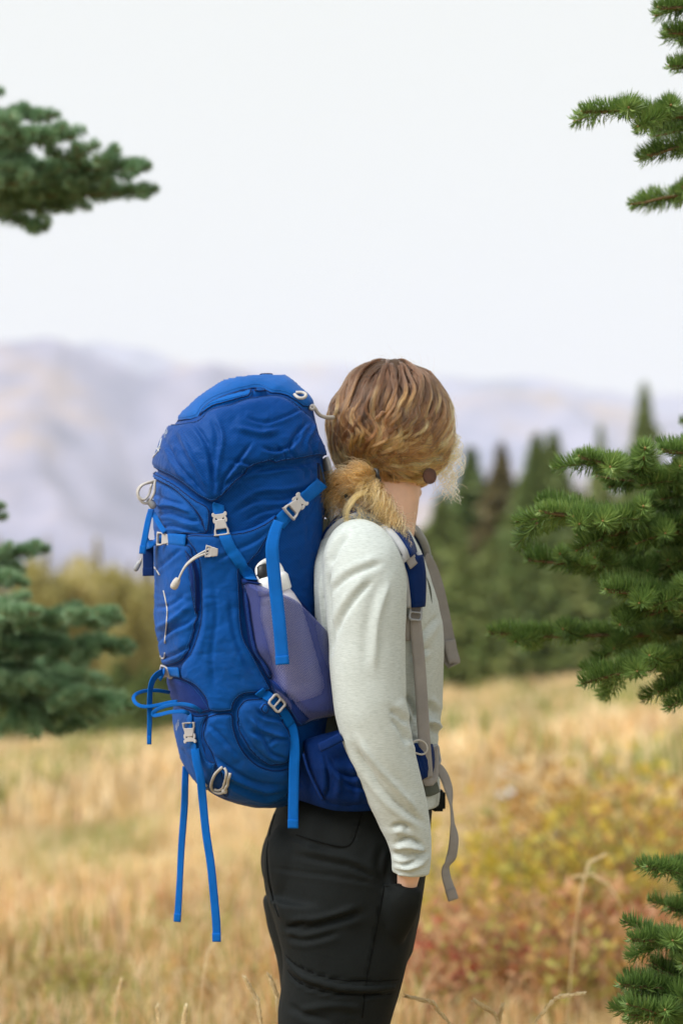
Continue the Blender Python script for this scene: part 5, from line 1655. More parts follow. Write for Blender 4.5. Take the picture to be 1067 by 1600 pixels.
BK_P2 = plate([(2, 7.8), (6, 7.6), (10, 8.2), (9.6, 10), (6, 11.2), (2, 10.6)], [], 4.6, 0.6, False)
BK_BAR = plate(rrect(-15.4, -10, -13.6, 10, 0.8), [], 4, 0.7)
LADDER = plate(rrect(-13, -11, 13, 11, 4), [rrect(-9.5, -7.5, -1.6, 7.5), rrect(1.6, -7.5, 9.5, 7.5)], 5, 1.3)
RINGP = plate(rrect(-9, -7, 9, 7, 4), [rrect(-6, -4, 6, 4, 2)], 3, 1.0)
def join_mesh(name, items):
    bm = bmesh.new()
    for me, mtx in items:
        k = me.copy(); k.transform(mtx); bm.from_mesh(k); bpy.data.meshes.remove(k)
    out = bpy.data.meshes.new(name); bm.to_mesh(out); bm.free()
    out.polygons.foreach_set('use_smooth', np.full(len(out.polygons), True))
    return out
I4 = Matrix.Identity(4)
BUCKLE_F = join_mesh('buckle_socket', [(BK_F, I4)])
BUCKLE_M = join_mesh('buckle_plug', [(BK_M, I4), (BK_P, I4), (BK_P2, I4)])
for me in (BUCKLE_F, BUCKLE_M, LADDER, RINGP):
    me.materials.clear(); me.materials.append(M['plastic'])
def orient(px, py, ang, off=0.004, nrm=None, depth=None):
    """placing matrix on the pack: local X points along the pixel angle (degrees, clockwise from right)"""
    if depth is None:
        p, n = hit(px, py)
        acc = Vector(); cnt = 0
        for a in (-8, 0, 8):
            for b in (-8, 0, 8):
                h, hn = hit(px + a, py + b)
                if hn is not None: acc += hn
        n = acc.normalized() if acc.length > 0 else Vector((0, -1, 0))
        if p is None: p = at(px, py, PYC)
    else:
        p, n = at(px, py, depth), Vector((0, -1, 0))
    if nrm is not None: n = Vector(nrm).normalized()
    x = Vector((math.cos(R(ang)), 0, -math.sin(R(ang)))); x = (x - n * x.dot(n)).normalized()
    y = n.cross(x)
    m = Matrix((x, y, n)).transposed().to_4x4(); m.translation = p + n * off
    return m
def hardware(name, me, mtx, parent, scale=1.0, mat=None):
    if mat is not None:
        me = me.copy(); me.materials.clear(); me.materials.append(M[mat])
    o = bpy.data.objects.new(name, me); col.objects.link(o)
    o.parent = parent
    o.matrix_parent_inverse = Matrix.Identity(4) if parent is not pack else Matrix.Translation(-pack.location)
    o.matrix_basis = mtx @ Matrix.Diagonal((scale, scale, scale, 1))
    return o
def buckle(px, py, ang, parent, scale=0.86, off=0.005, depth=None, nrm=None):
    m = orient(px, py, ang, off, nrm, depth)
    b = hardware('buckle_socket', BUCKLE_F, m, parent, scale)
    hardware('buckle_plug', BUCKLE_M, m, parent, scale)
    return b

# ---- webbing straps with their buckles
# lid strap at the near corner
s1 = strap(Z1((440, 705), (446, 740), (455, 800), (475, 870), (505, 935), (550, 1000), (590, 1060)) + Z2((605, 90),), 17, off=0.0035, end=False)
buckle(345.5, 818, -98, s1, 0.92, 0.0075)
# upper compression strap and its hanging tail
s2 = strap(Z1((945, 612), (900, 650), (850, 692), (810, 730), (765, 778), (735, 815)), 21, off=0.003, end=False)
buckle(459.5, 791, -42, s2, 1.0, 0.0075)
tailc = Z1((742, 800), (722, 850), (708, 920), (712, 1000)) + Z2((722, 100), (735, 220), (748, 350), (760, 498))
p_, n_ = hit(440, 1000)
ztail = (p_.y if p_ is not None else -0.2) - 0.012
strap([(c[0], c[1], ztail + 0.012 * max(0, 1 - i / 2)) for i, c in enumerate(tailc)], 19.5, taper=[(0, .8), (.2, 1), (1, 1)], label='long blue webbing tail hanging over the mesh pocket')
# front compression strap with buckle, left
s3 = strap(Z1((92, 915, -0.06), (110, 905, -0.10), (150, 890)) + Z1((205, 886), (250, 888), (292, 892)), 17, off=0.004, end=False)
buckle(264, 842.5, 2, s3, 0.86, 0.006, nrm=(-0.4, -0.9, 0.05))
# lower front compression strap
s3b = strap(Z2((150, 560, -0.10), (165, 535, -0.11), (190, 528)) + Z2((225, 530), (262, 534)), 15, off=0.004, end=False)
buckle(267, 1051, 8, s3b, 0.80, 0.006, nrm=(-0.45, -0.88, 0.05))
strap(Z(200, 1020, 6.67, [(365, 195, -.115), (300, 235, -.12), (258, 300, -.12), (238, 390, -.12), (232, 520, -.12), (232, 700, -.12), (228, 850, -.12), (228, 955, -.12)]), 6, 'web', end=True, twist=[(0, 1.15), (0.35, 1.2), (0.7, 0.5), (1, 0.3)], taper=[(0, 2.4), (.3, 2.0), (.6, 1.3), (1, 1.1)])
# side slider and its tail
s4 = strap(Z2((640, 622), (672, 645), (720, 690), (765, 740), (795, 790)), 15.5, off=0.004, end=False)
hardware('slider', LADDER, orient(429.5, 1099, 42, 0.008), s4, 1.0)
p_, n_ = hit(455, 1180)
zt = (p_.y if p_ is not None else -0.19) - 0.006
s4b = strap([(452, 1128, zt + 0.004), (457, 1140, zt), (461, 1165, zt - 0.002), (460, 1200, zt - 0.004), (459, 1240, zt - 0.004), (458.5, 1270, zt - 0.004), (458.5, 1294, zt - 0.004)], 15.5, twist=[(0, 0.3), (0.2, -0.3), (0.4, 0.05), (1, 0)])
# bottom pad straps
p_, n_ = hit(304, 1170)
z5 = (p_.y if p_ is not None else -0.14)
s5 = strap(Z2((310, 742), (313, 775)) + Z2((313, 830), (318, 880)) + Z3((328, 60), (335, 110)), 12.5, off=0.004, end=False)
buckle(299.5, 1145, 85, s5, 0.84, 0.007, nrm=(-0.35, -0.93, 0.0))
strap([(305.5, 1170, z5 - 0.006), (308, 1190, z5 - 0.012), (314, 1215, z5 - 0.014), (317, 1245, z5 - 0.012), (322.5, 1300, z5 - 0.01), (330, 1350, z5 - 0.01), (335, 1400, z5 - 0.01), (338.5, 1440, z5 - 0.01), (339.5, 1471, z5 - 0.01)], 12.5, twist=[(0, 0), (0.15, 0.5), (0.35, -0.1), (1, 0.1)], label='longer dark blue strap tail hanging below the pack')
strap([(291, 1198, -0.02), (290, 1225, -0.03), (289, 1260, -0.03), (284.5, 1320, -0.03), (281.5, 1380, -0.03), (278, 1440, -0.03)], 11, twist=[(0, 0.7), (0.3, 0.2), (0.7, -0.3), (1, 0)], label='shorter blue strap tail hanging below the pack')
# loops of spare webbing at lower left
def loopz(pts, w, twist): return strap(Z(200, 1020, 6.67, pts), w, 'web', end=False, twist=twist)
loopz([(440, 415, -.06), (380, 402, -.07), (280, 392, -.08), (160, 402, -.09), (75, 440, -.10), (62, 490, -.11), (110, 545, -.12), (200, 562, -.125), (320, 545, -.125), (450, 515, -.13), (520, 508, -.135)], 5.5, [(0, 0.2), (1, 0.1)])
loopz([(770, 615, -.165), (690, 560, -.18), (580, 535, -.17), (450, 545, -.155), (330, 580, -.14), (262, 625, -.13), (265, 655, -.13), (340, 645, -.14), (450, 618, -.155), (600, 612, -.168), (640, 640, -.16)], 5.8, [(0, 0.3), (1, 0.2)])
# strap ends, cord lock and cords at upper left
strap(Z(200, 730, 6.67, [(250, 440, -.085), (225, 520, -.10), (200, 640, -.11), (178, 760, -.115), (165, 830, -.115), (158, 905, -.115)]), 9.5, 'web', end=True)
strap(Z(200, 730, 6.67, [(215, 760, -.07), (215, 850, -.07), (217, 1000, -.07), (220, 1135, -.07)]), 17, 'webdark', end=True, label='dark navy folded strap end at the far edge of the pack')
strap(Z(200, 730, 6.67, [(265, 480, -.09), (300, 540, -.11), (345, 620, -.125), (390, 680, -.135)]), 8, 'web', end=False)
c1 = cord('cord', Z(200, 730, 6.67, [(300, 145, -.10), (230, 160, -.105), (150, 190, -.105), (108, 240, -.105), (115, 310, -.105), (160, 370, -.105), (210, 380, -.105), (250, 330, -.105), (285, 260, -.105), (285, 180, -.105), (292, 140, -.10)]), 0.0022, 'cord')
cord('cord', Z(200, 730, 6.67, [(260, 160, -.09), (245, 220, -.10), (225, 290, -.105), (180, 345, -.11), (130, 320, -.11), (112, 260, -.11), (165, 185, -.108), (290, 155, -.10)]), 0.0020, 'cord')
def toggle(px, py, depth, ang, r, l, mat, parent):
    bm = bmesh.new()
    c = at(px, py, depth); d = Vector((math.cos(R(ang)), 0, -math.sin(R(ang))))
    tube_bm(bm, [c - d * l / 2, c - d * l * 0.45, c - d * l * 0.15, c + d * l * 0.25, c + d * l * 0.45, c + d * l / 2], [r * 0.45, r * 0.7, r * 0.95, r, r * 0.75, r * 0.3], 16)
    me = bpy.data.meshes.new('toggle'); bm.to_mesh(me); bm.free()
    return ppart('toggle', me, M[mat], parent, False)
toggle(237, 787, -.105, 50, 0.006, 0.018, 'steel', c1)
c2 = cord('cord', Z(200, 730, 6.67, [(150, 950, -.10), (140, 975, -.10), (118, 1020, -.10)]), 0.0013, 'cord')
toggle(215.5, 884, -.10, 118, 0.0042, 0.019, 'steel', c2)
# long pull cord with rounded end, by the wing
p_, n_ = hit(300, 880); zc = (p_.y if p_ is not None else -0.17) - 0.012
c3 = cord('pull_cord', [(c[0], c[1], zc) for c in Z(200, 730, 6.67, [(870, 850), (800, 880), (700, 940), (620, 1010), (565, 1100), (530, 1190)])], 0.0017, 'cord')
cord('pull_cord', [(c[0], c[1], zc - 0.003) for c in Z(200, 730, 6.67, [(860, 895), (790, 912), (700, 955), (615, 1025), (560, 1110), (528, 1190)])], 0.0017, 'cord')
toggle(274.5, 912, zc - 0.002, 118, 0.0062, 0.019, 'cord', c3)
hw = hardware('cord_hook', BUCKLE_F, orient(337, 862, 6, 0.009), pack, 0.72)
hardware('cord_hook_plug', BUCKLE_M, orient(337, 862, 186, 0.009), hw.parent, 0.62)
# grey piping pieces on the front panel
for z in ([Z1((130, 1020), (145, 1040), (158, 1062))], [Z2((178, 135), (186, 170), (196, 230), (192, 300), (184, 390))], [Z2((162, 455), (172, 472), (182, 462), (184, 440))]):
    cord('piping', z[0], 0.0012, 'cord', off=-0.0002)
# loop at the base
c4 = cord('tool_loop', Z3((462, 185), (432, 215), (415, 255), (420, 290), (455, 305), (485, 290), (495, 240), (498, 215)), 0.0024, 'cord')
cord('tool_loop', Z3((470, 190), (485, 215), (478, 265), (455, 290), (430, 285)), 0.0021, 'cord')
toggle(352, 1234, (hit(352, 1234)[0].y if hit(352, 1234)[0] is not None else -.14) - 0.006, 118, 0.0048, 0.013, 'cord', c4)
cord('piping', Z3((372, 228), (376, 250), (388, 268)), 0.0022, 'cord')
# drawcord and eyelet at the top corner
c5 = cord('drawcord', [(487, 634, -.09), (492, 637, -.09), (496, 645, -.085), (503, 651, -.075), (512, 653, -.06), (522, 653, -.045)], 0.0032, 'cord')
cord('drawcord_knot', [(484, 640, -.10), (487, 634, -.105), (491, 634, -.105), (492, 639, -.105), (487, 641, -.105), (485, 637, -.105)], 0.0022, 'cord')
cord('drawcord', [(461, 617, -.115), (466, 622, -.125), (474, 623, -.125), (480, 618, -.12), (474, 614, -.112), (463, 614, -.11)], 0.0026, 'cord')

# ---- lettering and mark (printed on the lid and the base)
def letters(name, text, px0, py0, height_px, sx, slant, mat, wrap_px):
    cu = bpy.data.curves.new('t', 'FONT'); cu.body = text; cu.size = 1; cu.fill_mode = 'FRONT'; cu.resolution_u = 3
    o = bpy.data.objects.new('tmp', cu); col.objects.link(o)
    dg = bpy.context.evaluated_depsgraph_get(); dg.update()
    me = bpy.data.meshes.new_from_object(o.evaluated_get(dg)); bpy.data.objects.remove(o); bpy.data.curves.remove(cu)
    V = get_co(me); mx = V[:, 0].max()
    x = (V[:, 0] - mx) * height_px * sx; y = V[:, 1] * height_px
    # x runs along the surface from the near end of the word towards the far side
    u0, r0 = to_uv([px0], [py0])
    u = u0[0] - x / wrap_px * 0.06
    row = r0[0] - y + x * slant
    P, N = SN(u, np.clip(row, 589, 1261))
    P2 = P.copy()
    for k in range(len(P)):
        l, nn, _, _ = PB.find_nearest(Vector(P[k] + N[k] * 0.012))
        P2[k] = np.array(l + Vector(N[k]) * 0.0007)
    me.vertices.foreach_set('co', P2.astype(np.float32).ravel()); me.update()
    return ppart(name, me, M[mat], None, False)
letters('lettering', 'OSPREY', 270, 690, 15, 0.9, 0.25, 'print', 50)
letters('lettering', 'ARIEL 65', 284, 1133, 13, 0.8, -0.35, 'print', 50)
for pts in ([(258.5, 690), (256.5, 700), (253, 707)], [(249, 700), (252, 706), (254.5, 703), (257, 701)], [(250, 704), (253.5, 706.5), (257, 704)], [(254, 707), (251, 712), (248, 715), (246, 718)], [(255, 706), (254.5, 709)]):
    u, r = to_uv([p[0] + 6 for p in pts], [p[1] for p in pts]); P, N = SN(u, r)
    bm = bmesh.new(); tube_bm(bm, [PB.find_nearest(Vector(a + b * 0.012))[0] + Vector(b) * 0.0006 for a, b in zip(P, N)], 0.0012, 6)
    me = bpy.data.meshes.new('emblem_stroke'); bm.to_mesh(me); bm.free(); ppart('emblem_stroke', me, M['print'], None, False)

# ---- harness
SB = BVHTree.FromPolygons([v.co for v in shirt.vertices], [tuple(p.vertices) for p in shirt.polygons])
def on_shirt(px, py, lift=0.006):
    r = SB.ray_cast(CAMO, (at(px, py, 0) - CAMO).normalized())
    return (px, py, (r[0].y if r[0] is not None else 0.0) - lift)
def pad(name, ctrl, width, thick, mat, nfun, taper=None, parent=None, bind=None, label=None):
    C = resample(catmull(np.array(ctrl, float), 8), 4.0)
    P = np.array([tuple(at(*c)) for c in C]); N = np.array([tuple(Vector(nfun(*c)).normalized()) for c in C])
    o = ribbon(name, P, N, width, M[mat], parent, thick, taper=taper, label=label)
    if bind:
        T = np.gradient(P, axis=0); T /= np.linalg.norm(T, axis=1)[:, None]; Sd = np.cross(T, N); Sd /= np.linalg.norm(Sd, axis=1)[:, None]
        w = width / 2 * (np.interp(np.linspace(0, 1, len(P)), *zip(*taper)) if taper else np.ones(len(P)))
        for s in (-1, 1):
            bm = bmesh.new(); tube_bm(bm, [Vector(p) for p in P + Sd * (w * s)[:, None]], bind[1], 10)
            me = bpy.data.meshes.new('binding'); bm.to_mesh(me); bm.free(); link('binding', me, M[bind[0]], o)
    return o
def sh_n(px, py, y): return (px - 572, -14.0, -(py - 905) * 1.0) if py < 870 else (60, -60, 8)
SHO = [(502, 858, -.075), (514, 832, -.08), (534, 813, -.085), (560, 803, -.088), (588, 808, -.09), (612, 826, -.10)] + [(max(c[0], 1), c[1], min(c[2], -.10)) for c in (on_shirt(634, 858, .012), on_shirt(645, 892, .014), on_shirt(648, 930, .014), on_shirt(648, 948, .014))]
shs = pad('shoulder_strap', SHO, 0.062, 0.016, 'belt', sh_n, [(0, 1), (.5, 1), (.75, .72), (1, .5)], bind=('greypad', 0.0062))
for k in (1, 2, 3, 4):      # ladder of daisy loops along the strap
    i = [(566, 800), (590, 806), (612, 822), (630, 846)][k - 1]
    pad('strap_loop', [(i[0] - 4, i[1] - 3, -.10), (i[0], i[1], -.10), (i[0] + 4, i[1] + 4, -.10)], 0.035, 0.004, 'greyweb', lambda a, b, c: (sh_n(a, b, c)[0], -14, sh_n(a, b, c)[2]), parent=shs)
pad('shoulder_strap', [(c[0] + 22, c[1] + 2, 0.07 - (c[2] + .09)) for c in SHO], 0.062, 0.016, 'belt', lambda a, b, c: (a - 594, 14, -(b - 907)) if b < 870 else (80, 30, 12), [(0, 1), (.5, 1), (.8, .62), (1, .45)], bind=('greypad', 0.0068))
ll = pad('load_lifter', [(503, 752, -.09), (520, 764, -.10), (545, 782, -.115), (565, 796, -.118), (595, 812, -.122), on_shirt(622, 840, .022), on_shirt(638, 866, .028), on_shirt(647, 884, .030)], 0.018, 0.003, 'greyweb', lambda a, b, c: (30, -40, 40), [(0, .35), (.3, .4), (.42, .9), (1, 1.35)])
pad('load_lifter_stripe', [(503, 750, -.094), (520, 761, -.104), (545, 778, -.119)], 0.006, 0.003, 'black', lambda a, b, c: (10, -40, 40), parent=ll)
pad('strap_lining', [(656, 892, -.105), (662, 915, -.105), (664, 940, -.105), (661, 965, -.108), (655, 986, -.112)], 0.022, 0.008, 'olivepad', lambda a, b, c: (30, -60, 5), [(0, .4), (.3, .9), (.6, 1), (.85, .7), (1, .15)])
gwc = [on_shirt(*c) for c in ((653, 960), (652, 985), (656, 1040), (660, 1100), (663, 1140))]
gy = min(c[2] for c in gwc[:4])
gw = pad('strap', [(649, 936, gy - .006), (648, 958, gy - .008), (650, 985, gy - 0.004), (655, 1040, gy), (659, 1100, gy), (662, 1150, gy), (666, 1200, gy + 0.004), (667, 1216, gy + 0.006)], 0.0205, 0.002, 'greyweb', lambda a, b, c: (22, -60, 4), [(0, .9), (.1, .9), (.2, 1), (1, 1)], label='long grey webbing strap down the front of the torso')
hardware('ladder_lock', LADDER, orient(647, 957, 95, 0.004, nrm=(0.35, -0.9, 0.05), depth=gy - 0.012), gw, 1.02, 'steel')
pad('strap', [on_shirt(636, 960), on_shirt(636, 985), on_shirt(635, 1001)], 0.012, 0.002, 'greyweb', lambda a, b, c: (10, -60, 4))
# far shoulder's strap end hanging in front of the chest
FS = [(664, 873, .03), (672, 884, .045), (683, 915, .05), (691, 950, .055), (698, 985, .055), (702, 1005, .055)]
fs = pad('strap', FS, 0.0225, 0.002, 'greyweb', lambda a, b, c: (24, -60, 10), label='grey strap end of the far shoulder hanging before the chest')
pad('folded_end', [(702, 1000, .05), (706, 1020, .048), (710, 1034, .045), (707, 1038, .052), (701, 1030, .06), (697, 1008, .06)], 0.0215, 0.002, 'greyweb', lambda a, b, c: (24, -60, 10), parent=fs)
# hip belt with pocket, buckle and tail
HBP = [(462, 1196, -.10), (490, 1203, -.135), (530, 1213, -.160), (575, 1217, -.168), (615, 1208, -.160), (642, 1194, -.142), (656, 1188, -.125), (664, 1186, -.11)]
hb = pad('hip_belt', HBP, 0.10, 0.026, 'belt', lambda a, b, c: (8 * (a - 560) / 60, -60, 0), [(0, 1.0), (.35, 1.06), (.6, 0.95), (.8, .62), (1, .50)])
pad('hip_belt', [(c[0], c[1], .06 - c[2]) for c in HBP], 0.10, 0.026, 'belt', lambda a, b, c: (8 * (a - 560) / 60, 60, 0), [(0, 1.0), (.35, 1.06), (.6, 0.95), (.8, .62), (1, .45)])
def belt_depth(px, py):
    return float(np.interp(px, [455, 482, 505, 535, 570, 600, 620], [-.135, -.158, -.176, -.186, -.188, -.180, -.165])) + 0.00028 * abs(py - 1200) - 0.004
sheet('belt_pocket', [(474, 1163), (490, 1152), (512, 1146), (535, 1141), (560, 1146), (585, 1180), (600, 1225), (598, 1254), (570, 1262), (535, 1263), (508, 1254), (494, 1236), (483, 1205)], belt_depth, M['belt'], hb, 0.003, 3.0,
      [(-5, 4, [(504, 1172), (512, 1200), (514, 1230), (508, 1250)]), (5, 7, [(522, 1180), (530, 1215), (528, 1250)]), (-6, 5, [(515, 1180), (530, 1205), (552, 1212), (575, 1205)]), (-4, 4, [(520, 1195), (545, 1225), (575, 1232)]), (4, 6, [(545, 1190), (560, 1225), (562, 1255)]), (-4, 4, [(478, 1170), (490, 1205), (500, 1240)])], 0.012, 9.0)
pad('belt_tab', [(500, 1168, -.203), (515, 1161, -.208), (534, 1151, -.208)], 0.014, 0.006, 'webdark', lambda a, b, c: (0, -60, 10), parent=hb)
pad('belt_seam', [(474, 1178, -.166), (482, 1205, -.172), (496, 1235, -.176), (504, 1250, -.176)], 0.004, 0.006, 'webdark', lambda a, b, c: (0, -60, 10), parent=hb)
pad('belt_wing', [(640, 1165, -.145), (650, 1190, -.145), (656, 1215, -.14)], 0.022, 0.012, 'belt', lambda a, b, c: (10, -60, 4), parent=hb)
fl = pad('strap', [(661, 1165, -.128), (664, 1190, -.13), (667, 1216, -.128), (671, 1219, -.12), (675, 1212, -.11), (676, 1190, -.105), (675, 1168, -.105)], 0.020, 0.002, 'greyweb', lambda a, b, c: (8, -60, 2), label='grey hip belt webbing folded back on itself')
hardware('belt_buckle', LADDER, orient(678, 1180, 80, 0.0, nrm=(0.75, -0.6, 0.1), depth=-.09), fl, 1.25, 'steel')
pad('belt_web', [(655, 1226, -.115), (668, 1232, -.11), (682, 1226, -.09)], 0.026, 0.004, 'olivepad', lambda a, b, c: (20, -60, 5), parent=hb)
tl = [(676, 1196, -.085), (684, 1200, -.08), (692, 1210, -.08), (698, 1224, -.08), (703, 1245, -.08), (706, 1275, -.08), (707, 1290, -.08), (709, 1310, -.08), (706, 1335, -.08), (700, 1348, -.08), (696, 1356, -.08), (697, 1370, -.08), (703, 1390, -.08), (708, 1406, -.08)]
P_ = resample(catmull(np.array(tl, float), 8), 3.0)
PP = np.array([tuple(at(*c)) for c in P_])
tails = ribbon('strap', PP, np.repeat([[0.1, -1, 0.05]], len(PP), 0), 0.0165, M['greyweb'], None, 0.0016, twist=[(0, 0.2), (.2, 0.5), (.32, 1.25), (.45, 1.1), (.55, 0.35), (.68, 0.1), (.74, 0.9), (.8, 0.5), (1, 0.1)], label='long grey belt strap dangling in front of the trousers')
stitched_end(tails, PP, np.repeat([[0.1, -1, 0.05]], len(PP), 0), 0.0165, M['greyweb'], 0.018)
cord('elastic_cord', [(632, 1166, -.17), (644, 1160, -.17), (654, 1156, -.165), (664, 1161, -.15), (668, 1172, -.15), (660, 1179, -.15), (648, 1176, -.165), (638, 1170, -.17), (632, 1166, -.17)], 0.0016, 'cord')
# back panel between pack and shirt
pad('back_panel', [(497, 815, .0), (500, 860, .0), (496, 930, .0), (494, 1000, .0), (497, 1080, .0), (500, 1160, .0)], 0.20, 0.03, 'olivepad', lambda a, b, c: (60, 10, 0))
pad('frame_sheet', [(500, 722, -.06), (507, 745, -.06), (509, 780, -.055), (508, 806, -.05)], 0.10, 0.006, 'greypad', lambda a, b, c: (60, 14, 0))

# ================================================================== HAIR
def hair_mat():
    m = bpy.data.materials.new('wavy_blonde_brown_hair'); m.use_nodes = True
    nt = m.node_tree; nt.nodes.clear()
    o = nt.nodes.new('ShaderNodeOutputMaterial'); h = nt.nodes.new('ShaderNodeBsdfHairPrincipled')
    h.parametrization = 'COLOR'
    at_ = nd(nt, 'ShaderNodeAttribute', attribute_name='tint')
    nt.links.new(at_.outputs['Color'], h.inputs['Color'])
    h.inputs['Roughness'].default_value = 0.32; h.inputs['Radial Roughness'].default_value = 0.45
    h.inputs['Random Roughness'].default_value = 0.2
    nt.links.new(h.outputs[0], o.inputs[0])
    return m
M['hair'] = hair_mat()
M['scalp'] = plain('dark_hair_underlayer', (0.055, 0.03, 0.016), 0.7, 0.2, 0.3, 120)

def hair_obj(name, strands, radii, tints, parent):
    """strands: list of (n,3); radii: root and tip; tints: list of (n,3)"""
    hc = bpy.data.hair_curves.new(name)
    hc.add_curves([len(s) for s in strands])
    P = np.concatenate(strands).astype(np.float32)
    hc.position_data.foreach_set('vector', P.ravel())
    ra = hc.attributes.new('radius', 'FLOAT', 'POINT')
    ra.data.foreach_set('value', np.concatenate([np.linspace(r[0], r[1], len(s)) for s, r in zip(strands, radii)]).astype(np.float32))
    ca = hc.attributes.new('tint', 'FLOAT_COLOR', 'POINT')
    C = np.concatenate(tints); ca.data.foreach_set('color', np.concatenate([C, np.ones((len(C), 1))], 1).astype(np.float32).ravel())
    return link(name, hc, M['hair'], parent)

hg = np.random.default_rng(99)
HCN = np.array(HC)
hf, hr, hu = np.array(HF), np.array(HR), np.array([0, 0, 1.0])
HRAD = np.array([0.104, 0.093, 0.106])           # along face, ear to ear, up: outer hair shell
TIE = np.array(at(585, 742, -0.085))
def unit(v): return v / (np.linalg.norm(v, axis=-1)[..., None] + 1e-12)
def shell(d, r=1.0):
    """point on the head shell in a direction given in world axes"""
    return HCN + (np.outer(d @ hf, hf) * HRAD[0] + np.outer(d @ hr, hr) * HRAD[1] + np.outer(d @ hu, hu) * HRAD[2]) * np.asarray(r)[..., None]
_shell0 = shell
def shell(d, r=1.0):
    d = np.atleast_2d(d)
    b = 0.022 * np.sin(5.0 * d[:, 0] + 3.0 * d[:, 2] + 1.0) * np.sin(6.0 * d[:, 2] + 2.0 * d[:, 0]) + 0.012 * np.sin(11 * d[:, 0] - 7 * d[:, 2])
    return _shell0(d, np.asarray(r) + b)
def to_dir(p):
    v = p - HCN
    return unit(np.array([(v @ hf) / HRAD[0], (v @ hr) / HRAD[1], (v @ hu) / HRAD[2]]) @ np.array([hf, hr, hu]))
tie_d = to_dir(TIE)
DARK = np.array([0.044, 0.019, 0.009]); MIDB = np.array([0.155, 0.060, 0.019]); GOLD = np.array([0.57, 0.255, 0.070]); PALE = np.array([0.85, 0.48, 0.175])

# under-layer so no scalp shows
bm = bmesh.new()
bmesh.ops.create_uvsphere(bm, u_segments=48, v_segments=32, radius=1)
dl = []
for v in bm.verts:
    d = np.array(v.co)
    front = d @ hf
    r = 0.985
    if front > 0.45 and d[2] < 0.45: dl.append(v)
    elif d[2] < -0.72 and (d @ -hf) < 0.2: dl.append(v)
    r = r + 0.03 * min(1, max(0, (d[2] - 0.35) * 3))
    v.co = Vector(shell(d[None], np.array([r]))[0])
bmesh.ops.delete(bm, geom=dl, context='VERTS')
for f in bm.faces: f.smooth = True
me = bpy.data.meshes.new('hair'); bm.to_mesh(me); bm.free()
hair = link('hair', me, M['scalp'], person)

